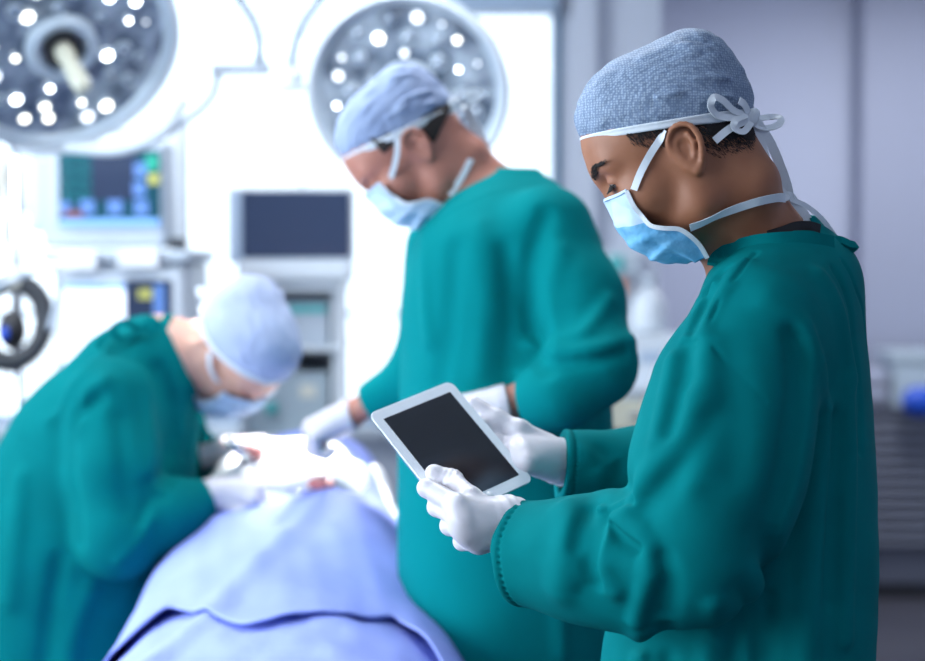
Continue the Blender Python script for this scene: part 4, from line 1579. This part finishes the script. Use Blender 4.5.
# swabs, tissue and instruments at the operation
def blob(name, c, r, m, lab, cat, amp=.006, sc=70, group=None, seed=1, par=None):
    o = link_mesh(name, mesh_sdf(name, lambda p: ell(p, c, r) - amp * wob(p, sc, seed), c - np.array(r) - .03, c + np.array(r) + .03, .0035, 3, slack=1.8), m, par)
    return tag(o, lab, cat, group) if lab else o


def on_drape(x, y, lift):
    """rest a thing on the upper drape"""
    b = min((drape_pt(u, y, .016, 3, .75) for u in np.linspace(-.6, .6, 61)), key=lambda q: abs(q[0] - x))
    return A(x, y, b[2] + lift)


def gauze(uc, yc, ru, ry, hgt, lab, seed):
    """a crumpled pad following the drape, thicker in its middle"""
    V, Q = [], []
    nr, na = 26, 72
    for j in range(nr + 1):
        r = j / nr
        for i in range(na):
            a_ = 2 * math.pi * i / na
            k = 1 + .10 * math.sin(3 * a_ + seed) + .06 * math.sin(7 * a_ + 2 * seed)
            x, y, z = drape_pt(uc + ru * r * k * math.cos(a_), yc + ry * r * k * math.sin(a_), .016, 3, .75)
            p = np.array([[x, y, z]])
            z += .0015 + (hgt + .006 * wob(p, 75, seed)[0] + .003 * wob(p, 170, seed + 1)[0]) * (1 - r ** 6) ** .5
            V.append((x, y, z - (.004 if j == nr else 0)))
    for j in range(nr):
        for i in range(na):
            o = j * na
            Q.append((o + i, o + na + i, o + na + (i + 1) % na, o + (i + 1) % na))
    tag(link_mesh('gauze_pad', mesh_from('gauze_pad', V, Q), 'gauze'), lab, 'gauze')


gauze(-.02, 3.13, .30, .14, .020, 'large bright white gauze pad heaped over the operation site', 4)
gauze(.46, 3.20, .13, .15, .018, 'white gauze pad lying beside the far edge of the drape', 6)
blob('tissue', on_drape(P(322, 488, 3.0)[0], 3.0, .004), (.026, .03, .012), 'tissue', 'small pink patch of tissue showing below the gauze', 'tissue', .003, 120)
blob('tissue', P(250, 452, 3.10), (.030, .03, .014), 'tissue', 'pink patch between the bending surgeon\'s gloved hands', 'tissue', .003, 120, seed=3)


def instrument(name, a, b, label, cat, loops=True):
    r = empty(name, a, label, cat)
    ax = (b - a) / np.linalg.norm(b - a)
    s = np.cross(ax, [0, 0, 1.0]); s /= np.linalg.norm(s)
    for k in (-1, 1):
        tube('shank', [a + s * k * .014, a + (b - a) * .45 + s * k * .002, b + s * k * .001], .0024, 'steel', r, 8, 4)
        if loops:
            c = a + s * k * .018 - ax * .012
            tube('finger_ring', [c + .011 * (math.cos(t) * ax + math.sin(t) * s) for t in np.linspace(0, 2 * math.pi, 13)], .0022, 'steel', r, 6, 2)
    return r


instrument('forceps', P(292, 488, 3.02), P(330, 476, 3.10), 'steel forceps lying across the gauze at the operation site', 'forceps')
sy = empty('suction_tip', P(228, 439, 3.02), 'short polished steel tube held by the bending surgeon', 'surgical instrument')
tube('tube', [P(228, 440, 3.00), P(247, 458, 3.02)], .0085, 'steel', sy, 16, 2)
tube('nozzle', [P(246, 457, 3.02), P(262, 472, 3.05)], .004, 'steel', sy, 12, 2)
instrument('clamp', P(335, 438, 3.02), P(316, 449, 3.06), 'steel clamp in the reaching gloved hand of the tall surgeon', 'clamp')


# ================================================================== surgical lamps
def basis(n, c):
    return Matrix.Translation(tuple(c)) @ Vector(n).to_track_quat('Z', 'Y').to_matrix().to_4x4()


def lamp(label, c, n, Rr, seed, nlit, arms, handle_m, spot):
    n = n / np.linalg.norm(n)
    r = empty('surgical_lamp', c, label, 'surgical lamp', 'round surgical lamps over the table')
    mt = basis(n, c)
    lathe('housing', [(.0, -.085), (.05, -.085), (Rr * .55, -.07), (Rr * .9, -.035), (Rr * .99, -.012), (Rr, .0), (Rr * .985, .014), (Rr * .95, .018), (Rr * .87, .006), (Rr * .86, -.004)], 'lamp_shell', r, mt)
    lathe('reflector', [(Rr * .865, -.003), (Rr * .7, -.010), (Rr * .45, -.012), (Rr * .2, -.010), (0.0001, -.010)], 'lamp_glass', r, mt)
    lathe('centre_ring', [(Rr * .30, -.010), (Rr * .29, .010), (Rr * .25, .014), (Rr * .20, .012), (Rr * .19, -.008)], 'lamp_shell', r, mt)
    lathe('rim_trim', [(Rr * .93, .018), (Rr * .945, .024), (Rr * .965, .022), (Rr * .975, .015)], 'white_plastic', r, mt)
    lathe('handle_socket', [(.0, -.006), (.042, -.006), (.042, .012), (.034, .016), (.030, .004), (0, .004)], 'rubber', r, mt, 32)
    lathe('handle', [(.021, .0), (.022, .03), (.018, .055), (.021, .12), (.019, .155), (.012, .165), (0, .167)], handle_m, r, mt, 32)
    rs = random.Random(seed)
    cells = []
    for ring, cnt in ((.40, 7), (.56, 12), (.72, 17)):
        for k in range(cnt):
            a = 2 * math.pi * (k + rs.uniform(-.22, .22)) / cnt
            cells.append((ring + rs.uniform(-.035, .035), a))
    rs.shuffle(cells)
    for i, (q, a) in enumerate(cells):
        lit = i < nlit
        rad = (rs.uniform(.004, .0130) if lit else rs.uniform(.008, .016)) * Rr / .26
        x, y = Rr * q * math.cos(a), Rr * q * math.sin(a)
        m2 = mt @ Matrix.Translation((x, y, 0))
        cell = lathe('lamp_cell', [(rad * 1.35, -.010), (rad * 1.3, .001), (rad * 1.05, .002), (rad * .95, -.004)], 'lamp_shell', r, m2, 16)
        lathe('lens', [(rad, -.003), (rad * .8, .001), (rad * .45, .0030), (0, .004)], rs.choice(['led', 'led', 'led_warm', 'led_soft', 'led_soft']) if lit else 'lens', cell, m2, 14)
    for nm, pts, rad, mm in arms:
        tube(nm, pts, rad, mm, r, 12, 6)
    l = bpy.data.lights.new('lamp_beam', 'SPOT')
    l.energy, l.spot_size, l.spot_blend, l.shadow_soft_size, l.color = spot[1], math.radians(spot[2]), .9, .12, (1, .99, .96)
    o = bpy.data.objects.new('lamp_beam', l); COL.objects.link(o)
    o.location = tuple(c + n * .20)
    o.rotation_euler = (Vector(spot[0]) - Vector(c + n * .20)).to_track_quat('-Z', 'Y').to_euler()
    return r


site = P(300, 466, 3.10)
c1 = P(62, 48, 3.60)
lamp('round surgical lamp at the upper left with a beige centre handle', c1, A(.44, -.64, -.63), .275, 3, 24,
     [('suspension_arm', [c1 + A(-.05, .09, .05), c1 + A(-.15, .2, .35), c1 + A(-.2, .25, .8), c1 + A(-.2, .25, 2.9 - c1[2])], .024, 'white_plastic'),
      ('yoke', [P(20, 150, 3.80), P(70, 148, 3.76), P(120, 150, 3.72), P(160, 134, 3.72), P(185, 100, 3.74)], .014, 'white_plastic')], 'beige', (site, 600, 17))
c2 = P(408, 92, 3.85)
lamp('round surgical lamp behind the head of the tall surgeon', c2, A(-.05, -.93, -.36), .245, 8, 13,
     [('suspension_arm', [c2 + A(0, .08, .06), c2 + A(-.02, .12, .22), P(384, 6, 3.9), P(384, -30, 3.9), A(P(384, 0, 3.9)[0], 3.9, 2.9)], .028, 'lamp_shell')], 'white_plastic', (site, 380, 15))
lb = P(408, 92, 3.85)
# thin balance arms with grab bars
for lab, pts, bar, rod in (
        ('slim curved balance arm with a white grab bar beside the left lamp', [(238, -30, 3.9), (241, 0, 3.9), (252, 18, 3.9), (259, 38, 3.9), (259, 62, 3.9)], (210, 270, 62, 74), [(218, 74, 3.92), (214, 92, 3.92), (202, 108, 3.92), (180, 124, 3.92), (160, 138, 3.92)]),
        ('slim curved balance arm with a short grab bar beside the right lamp', [(322, -30, 3.95), (318, 0, 3.95), (305, 20, 3.95), (296, 42, 3.95), (292, 62, 3.95), (296, 76, 3.95)], (277, 322, 82, 91), [(296, 70, 3.96), (300, 80, 3.96)])):
    a = P(*pts[0])
    r = empty('balance_arm', (a[0], a[1], 2.9), lab, 'lamp arm', 'balance arms of the lamps')
    tube('upper_arm', [A(a[0], a[1], 2.9)] + [P(*q) for q in pts], .012, 'lamp_grey', r, 10, 4)
    b = pbox(bar[0], bar[1], bar[2], bar[3], 3.9 if bar[0] < 250 else 3.95, .03)
    boxes('grab_bar', [b], 'white_plastic' if bar[0] > 250 else 'grey_plastic', r, .008)
    tube('lower_rod', [P(*q) for q in rod], .0085, 'lamp_grey', r, 8, 4)
    if bar[0] > 250:
        q = P(296, 74, 3.95)
        blob('joint', q, (.020, .018, .022), 'white_plastic', None, None, 0, 1, par=r)

# ================================================================== anaesthesia machine with two monitors
d0 = 4.25
am = empty('anaesthesia_machine', (P(110, 300, d0)[0], d0 + .2, 0), 'pale anaesthesia machine with a lit lower screen, left behind the bending surgeon', 'medical machine')
x0, x1 = P(48, 0, d0)[0], P(180, 0, d0)[0]
z_ = lambda py, d=d0: P(100, py, d)[2]
boxes('body', [(x0, x1, d0 + .10, d0 + .45, .12, z_(262))], 'white_plastic', am, .015)
boxes('shelf', [(x0 - .02, x1 + .02, d0 - .02, d0 + .45, z_(262), z_(250))], 'grey_plastic', am, .008)
boxes('side_column', [(P(148, 0, d0)[0], P(164, 0, d0)[0], d0 + .30, d0 + .36, z_(262), z_(105))], 'white_plastic', am, .006)
boxes('screen_housing', [pbox(54, 182, 264, 372, d0, .08)], 'white_plastic', am, .012)
lo = boxes('lit_screen', [pbox(64, 125, 284, 364, d0 - .004, .006)], 'scr_on', am, .001)
dk_ = boxes('dark_screen', [pbox(126, 172, 280, 364, d0 - .004, .006)], 'scr_navy', am, .001)
boxes('screen_readout', [pbox(138, 152, 289, 299, d0 - .007, .003)], 'scr_yellow', dk_, 0)
boxes('screen_readout', [pbox(154, 164, 284, 340, d0 - .007, .003)], 'scr_blue', dk_, 0)
boxes('title_bar', [pbox(64, 125, 284, 289, d0 - .007, .003)], 'scr_sky', lo, 0)
boxes('lamp_panel', [pbox(60, 96, 252, 271, d0 - .04, .03)], 'gauze', am, .006)
boxes('lamp_panel', [pbox(118, 158, 249, 268, d0 - .04, .03)], 'gauze', am, .006)
for k in range(3):
    dr_ = boxes('drawer', [(x0 + .02, x1 - .02, d0 + .075, d0 + .10, .2 + k * .22, .4 + k * .22)], 'grey_plastic', am, .006)
    boxes('handle', [(x0 + .12, x1 - .12, d0 + .055, d0 + .075, .31 + k * .22, .33 + k * .22)], 'steel', dr_, .004)
for sx in (x0 + .05, x1 - .05):
    for sy_ in (d0 + .14, d0 + .41):
        mt = Matrix.Translation((sx, sy_, .05)) @ Matrix.Rotation(math.pi / 2, 4, 'Y')
        lathe('caster', [(0, -.015), (.045, -.015), (.05, -.008), (.05, .008), (.045, .015), (0, .015)], 'rubber', am, mt, 24)
boxes('caster_plate', [(x0 + .01, x1 - .01, d0 + .10, d0 + .45, .09, .12)], 'cab', am, .004)

pm = empty('patient_monitor', (P(105, 0, d0)[0], d0, z_(250)), 'patient monitor with dark teal traces and coloured readouts on top of the machine', 'monitor')
boxes('housing', [pbox(42, 166, 140, 248, d0, .12)], 'grey_plastic', pm, .016)
boxes('side_grip', [pbox(28, 44, 146, 232, d0 + .02, .09)], 'lamp_shell', pm, .012)
boxes('handle', [pbox(60, 160, 126, 134, d0 + .03, .04), pbox(60, 68, 126, 142, d0 + .03, .04), pbox(152, 160, 126, 142, d0 + .03, .04)], 'white_plastic', pm, .006)
ps = boxes('screen', [pbox(59, 160, 150, 226, d0 - .004, .006)], 'scr_teal', pm, .001)
d1 = d0 - .007
boxes('dark_panel', [pbox(92, 136, 151, 200, d1, .003)], 'scr_navy', ps, 0)
boxes('status_bar', [pbox(60, 159, 219, 226, d1, .003)], 'scr_sky', ps, 0)
for nm, a, b, c, e, mm in (('readout', 146, 158, 155, 170, 'scr_green'), ('readout', 148, 159, 174, 184, 'scr_yellow'), ('readout', 133, 145, 182, 196, 'scr_blue'), ('readout', 134, 146, 163, 177, 'scr_blue'),
                           ('readout', 64, 84, 211, 217, 'scr_red'), ('readout', 80, 94, 200, 214, 'scr_blue'), ('readout', 108, 122, 200, 214, 'scr_blue'), ('readout', 134, 148, 200, 215, 'scr_blue'), ('readout', 60, 70, 202, 212, 'scr_blue')):
    boxes(nm, [pbox(a, b, c, e, d1 - .002, .003)], mm, ps, 0)
for k in range(4):
    y_ = 160 + k * 12
    pts = [P(62 + i * 2.2, y_ - (4.5 if i % 6 == 3 else 1.2 * math.sin(i * 1.1 + k)), d1 - .001) for i in range(14)]
    tube('trace', pts, .0011, 'scr_line', ps, 5, 2)
tag(boxes('black_adapter', [pbox(168, 181, 238, 249.5, d0 + .0, .10)], 'dark_plastic', None, .006), 'small black box on the machine shelf beside the monitor', 'adapter box')

# breathing bellows, hoses and stand at the left edge
bs = empty('breathing_bag', P(18, 330, 3.95), 'dark ribbed breathing hose looped at the left edge of the picture', 'breathing hose')
c = P(12, 322, 3.95)
Rb = .085
pts = [c + A(Rb * math.cos(t) * .95, .03 * math.sin(t), Rb * 1.15 * math.sin(t)) for t in np.linspace(-.9 * math.pi, .75 * math.pi, 70)]
V, Q = tube_mesh(pts, .028, 14, 2, radii=lambda u: .024 + .004 * math.sin(u * 240))
link_mesh('hose', mesh_from('hose', V, Q), 'dark_plastic', bs)
blob('connector', c + A(-.005, .02, -.02), (.035, .03, .05), 'rubber', None, None, .0, 1, par=bs)
blob('valve', c + A(-.012, -.03, -.028), (.014, .01, .018), 'bag_blue', None, None, .0, 1, par=bs)
boxes('clamp', [(c[0] - .02, c[0] + .02, c[1], c[1] + .06, c[2] + Rb, c[2] + Rb + .05)], 'cream', bs, .008)
tube('stand_pole', [A(c[0] - .01, 4.03, .03), A(c[0] - .01, 4.03, 1.75)], .014, 'steel', bs, 14, 2)
boxes('stand_base', [(c[0] - .25, c[0] + .22, 3.86, 4.2, 0, .04)], 'cab', bs, .01)
ht = tag(tube('grey_hose', [P(50, 330, 3.80), P(60, 285, 3.80), P(52, 268, 3.80), P(20, 276, 3.80), P(-8, 290, 3.80)], .008, 'grey_plastic', None, 10, 8), 'thin pale hose curving over the dark breathing hose', 'hose')
iv = empty('drip_stand', P(8, 190, 5.0), 'cream bags and bottles hanging from a drip stand at the left edge', 'drip stand')
px_ = P(14, 200, 5.0)
tube('pole', [A(px_[0], 5.0, .03), A(px_[0], 5.0, 2.1)], .012, 'steel', iv, 12, 2)
tube('hook_bar', [A(px_[0] - .14, 5.0, 2.07), A(px_[0] + .12, 5.0, 2.07)], .006, 'steel', iv, 10, 2)
for k, (a, b, c_, e) in enumerate(((-10, 10, 150, 205), (16, 34, 165, 215), (0, 20, 212, 250))):
    q = (P(a, c_, 5.0) + P(b, e, 5.0)) / 2; hh = P(a, c_, 5.0)[2] - P(a, e, 5.0)[2]
    blob('fluid_bag', q, (.026, .018, hh / 2), ['cream', 'gauze', 'cream'][k], None, None, .002, 60, par=iv)
    tube('bag_cord', [A(q[0], q[1], q[2] + hh / 2 - .01), A(q[0], 5.0, 2.07)], .002, 'steel', iv, 6, 2)
boxes('base', [(px_[0] - .2, px_[0] + .2, 4.85, 5.15, 0, .04)], 'cab', iv, .01)

# ================================================================== video cart with the dark monitor
d2 = 4.6
vc = empty('video_cart', (P(292, 0, d2)[0], d2 + .2, 0), 'pale equipment cart carrying the dark monitor, behind the bending surgeon\'s cap', 'equipment cart')
X = lambda px, d=d2: P(px, 0, d)[0]
Z = lambda py, d=d2: P(0, py, d)[2]
for a_, b_ in ((236, 243), (330, 337)):
    boxes('upright', [(X(a_), X(b_), d2 + .02, d2 + .4, .10, Z(284))], 'white_plastic', vc, .008)
for za, zb in ((Z(292), Z(281.5)), (Z(352), Z(346.5)), (Z(444), Z(436.5)), (.10, .13)):
    boxes('shelf', [(X(234), X(339), d2, d2 + .42, za, zb)], 'white_plastic', vc, .005)
boxes('back_panel', [(X(240), X(333), d2 + .38, d2 + .40, .10, Z(284))], 'grey_plastic', vc, .003)
for sx in (X(240), X(333)):
    for sy_ in (d2 + .06, d2 + .36):
        lathe('caster', [(0, -.015), (.045, -.015), (.05, -.008), (.05, .008), (.045, .015), (0, .015)], 'rubber', vc, Matrix.Translation((sx, sy_, .05)) @ Matrix.Rotation(math.pi / 2, 4, 'Y'), 24)
mo = empty('flat_monitor', (X(292), d2 + .05, Z(281)), 'wide monitor with a blank navy screen in the middle of the window', 'monitor')
boxes('housing', [pbox(228, 353, 187, 264, d2, .07)], 'white_plastic', mo, .010)
boxes('screen', [pbox(242, 350, 191, 258, d2 - .004, .006)], 'scr_navy', mo, .001)
boxes('bezel_strip', [pbox(229, 241, 190, 262, d2 - .006, .004)], 'frame', mo, .001)
boxes('foot', [(X(236), X(350), d2 - .02, d2 + .16, Z(281), Z(263))], 'white_plastic', mo, .010)
boxes('antenna', [pbox(301, 304, 180, 188, d2 + .03, .008)], 'grey_plastic', mo, .001)
dv = empty('video_processor', (X(290), d2 + .2, Z(346)), 'grey device with a teal label strip on the cart\'s upper shelf', 'medical device')
boxes('case', [pbox(246, 328, 300, 345.8, d2 + .04, .30)], 'grey_plastic', dv, .006)
boxes('label_strip', [pbox(285, 326, 305, 313, d2 + .036, .006)], 'teal_item', dv, .001)
dv = empty('light_source', (X(290), d2 + .2, Z(436)), 'pale grey-green box with round knob on the cart\'s lower shelf', 'medical device')
boxes('case', [pbox(246, 328, 372, 435.8, d2 + .04, .30)], 'clear_box', dv, .006)
lathe('knob', [(0, .03), (.016, .03), (.018, .02), (.018, 0)], 'teal_item', dv, Matrix.Translation(tuple(P(272, 408, d2 + .04))) @ Matrix.Rotation(math.pi / 2, 4, 'X'), 24)
boxes('yellow_tag', [pbox(300, 316, 385, 398, d2 + .036, .006)], 'cream', dv, .001)

# ================================================================== supplies between the two standing surgeons
d3 = 4.8
tr = empty('supply_trolley', (P(640, 0, d3)[0], d3 + .2, 0), 'supply trolley with a beige drawer front between the standing surgeons', 'trolley')
X3 = lambda px: P(px, 0, d3)[0]
Z3 = lambda py: P(0, py, d3)[2]
boxes('body', [(X3(596), X3(705), d3 + .02, d3 + .42, .12, Z3(392))], 'white_plastic', tr, .008)
boxes('top', [(X3(592), X3(709), d3 - .01, d3 + .44, Z3(392), Z3(386))], 'white_plastic', tr, .004)
dd = boxes('drawer_front', [(X3(600), X3(701), d3 + .0, d3 + .02, Z3(430), Z3(400))], 'beige', tr, .004)
boxes('handle', [(X3(630), X3(670), d3 - .015, d3, Z3(417), Z3(413))], 'steel', dd, .002)
boxes('wood_rail', [(X3(598), X3(703), d3 - .005, d3 + .03, Z3(440), Z3(431))], 'wood', tr, .003)
for sx in (X3(602), X3(699)):
    for sy_ in (d3 + .06, d3 + .38):
        lathe('caster', [(0, -.015), (.045, -.015), (.05, -.008), (.05, .008), (.045, .015), (0, .015)], 'rubber', tr, Matrix.Translation((sx, sy_, .05)) @ Matrix.Rotation(math.pi / 2, 4, 'Y'), 24)
boxes('caster_plate', [(X3(598), X3(703), d3 + .03, d3 + .41, .095, .12)], 'cab', tr, .004)
bx = empty('supply_box', (X3(652), d3 + .15, Z3(386)), 'white plastic supply bin standing on the trolley top', 'bin')
boxes('bin', [pbox(628, 684, 335, 385.8, d3 + .06, .2)], 'white_plastic', bx, .01)
boxes('label', [pbox(640, 664, 352, 362, d3 + .056, .005)], 'frame', bx, .001)
tag(boxes('supply_carton', [pbox(598, 624, 350, 385.6, d3 + .1, .14)], 'wall_pale', None, .004), 'pale grey carton on the trolley beside the white bin', 'carton')
bt = empty('spray_bottle', (X3(655), d3 + .15, Z3(335)), 'white round bottle standing on top of the supply bin', 'bottle')
lathe('bottle', [(0, 0), (.05, .002), (.055, .02), (.052, .09), (.03, .125), (.016, .135), (.016, .15), (0, .15)], 'white_plastic', bt, Matrix.Translation((X3(657), d3 + .16, Z3(334.8))), 32)
lathe('cap', [(.02, .148), (.022, .15), (.02, .18), (0, .182)], 'grey_plastic', bt, Matrix.Translation((X3(657), d3 + .16, Z3(334.8))), 24)
wr_ = empty('wall_rack', (X3(615), 5.58, P(0, 300, 5.6)[2]), 'narrow wall rack holding teal and orange packets, behind the tall surgeon\'s shoulder', 'rack')
X5 = lambda px: P(px, 0, 5.5)[0]
Z5 = lambda py: P(0, py, 5.5)[2]
boxes('rack_plate', [(X5(606), X5(640), 5.50, 5.60, Z5(345), Z5(250))], 'white_plastic', wr_, .004)
for a_, b_ in ((300, 296), (275, 272)):
    boxes('shelf_lip', [(X5(606), X5(640), 5.44, 5.50, Z5(a_), Z5(b_))], 'grey_plastic', wr_, .002)
tag(boxes('packet', [(X5(610), X5(623), 5.455, 5.495, Z5(271.8), Z5(256))], 'teal_item', None, .004), 'small teal packet on the upper shelf of the wall rack', 'packet', 'packets in the wall rack')
tag(boxes('packet', [(X5(611), X5(626), 5.455, 5.495, Z5(295.8), Z5(278))], 'orange', None, .004), 'small orange packet on the lower shelf of the wall rack', 'packet', 'packets in the wall rack')

# ================================================================== far right: louvred cabinet, boxes, blue bag
d4 = 7.0
cb_ = empty('louvred_cabinet', (P(915, 0, d4)[0], d4 + .25, 0), 'dark grey louvred cabinet standing against the far wall at the right edge', 'cabinet')
X4 = lambda px: P(px, 0, d4)[0]
Z4 = lambda py: P(0, py, d4)[2]
boxes('body', [(X4(845), X4(1010), d4 + .03, d4 + .40, .06, Z4(412))], 'cab', cb_, .01)
sl = []
zz = Z4(545)
while zz < Z4(424):
    sl.append((X4(860), X4(1000), d4, d4 + .03, zz, zz + .022)); zz += .048
boxes('louvre_panel', sl, 'louvre', cb_, .002)
boxes('plinth', [(X4(848), X4(1007), d4 + .05, d4 + .38, 0, .06)], 'rubber', cb_, 0)
boxes('top_panel', [(X4(843), X4(1012), d4, d4 + .41, Z4(412), Z4(408))], 'cab', cb_, .004)
cr = empty('storage_crate', (X4(905), d4 + .15, Z4(408)), 'frosted plastic storage crate on the louvred cabinet', 'crate')
boxes('crate', [pbox(893, 985, 362, 407.8, d4 + .06, .26)], 'clear_box', cr, .012)
boxes('lid', [pbox(890, 988, 352, 362, d4 + .05, .28)], 'clear_box', cr, .008)
for k, (a, b) in enumerate(((348, 356), (358, 366), (370, 380), (384, 394))):
    boxes_ = tag(boxes('folder', [pbox(858, 888, 407.8 - (k + 1) * 9, 407.8 - k * 9 - .8, d4 + .08, .22)], ['cab', 'wall', 'louvre', 'wall'][k], None, .003),
                 ['grey folder lying at the bottom of the pile beside the crate', 'pale grey folder second from the bottom of the pile beside the crate', 'dark folder third from the bottom of the pile beside the crate', 'pale folder on top of the pile beside the crate'][k], 'folder', 'folders beside the crate')
bb = P(922, 402, d4 - .07)
o = blob('plastic_bag', bb, (.085, .050, .062), 'bag_blue', 'royal blue plastic bag hanging in front of the storage crate', 'bag', .010, 30)
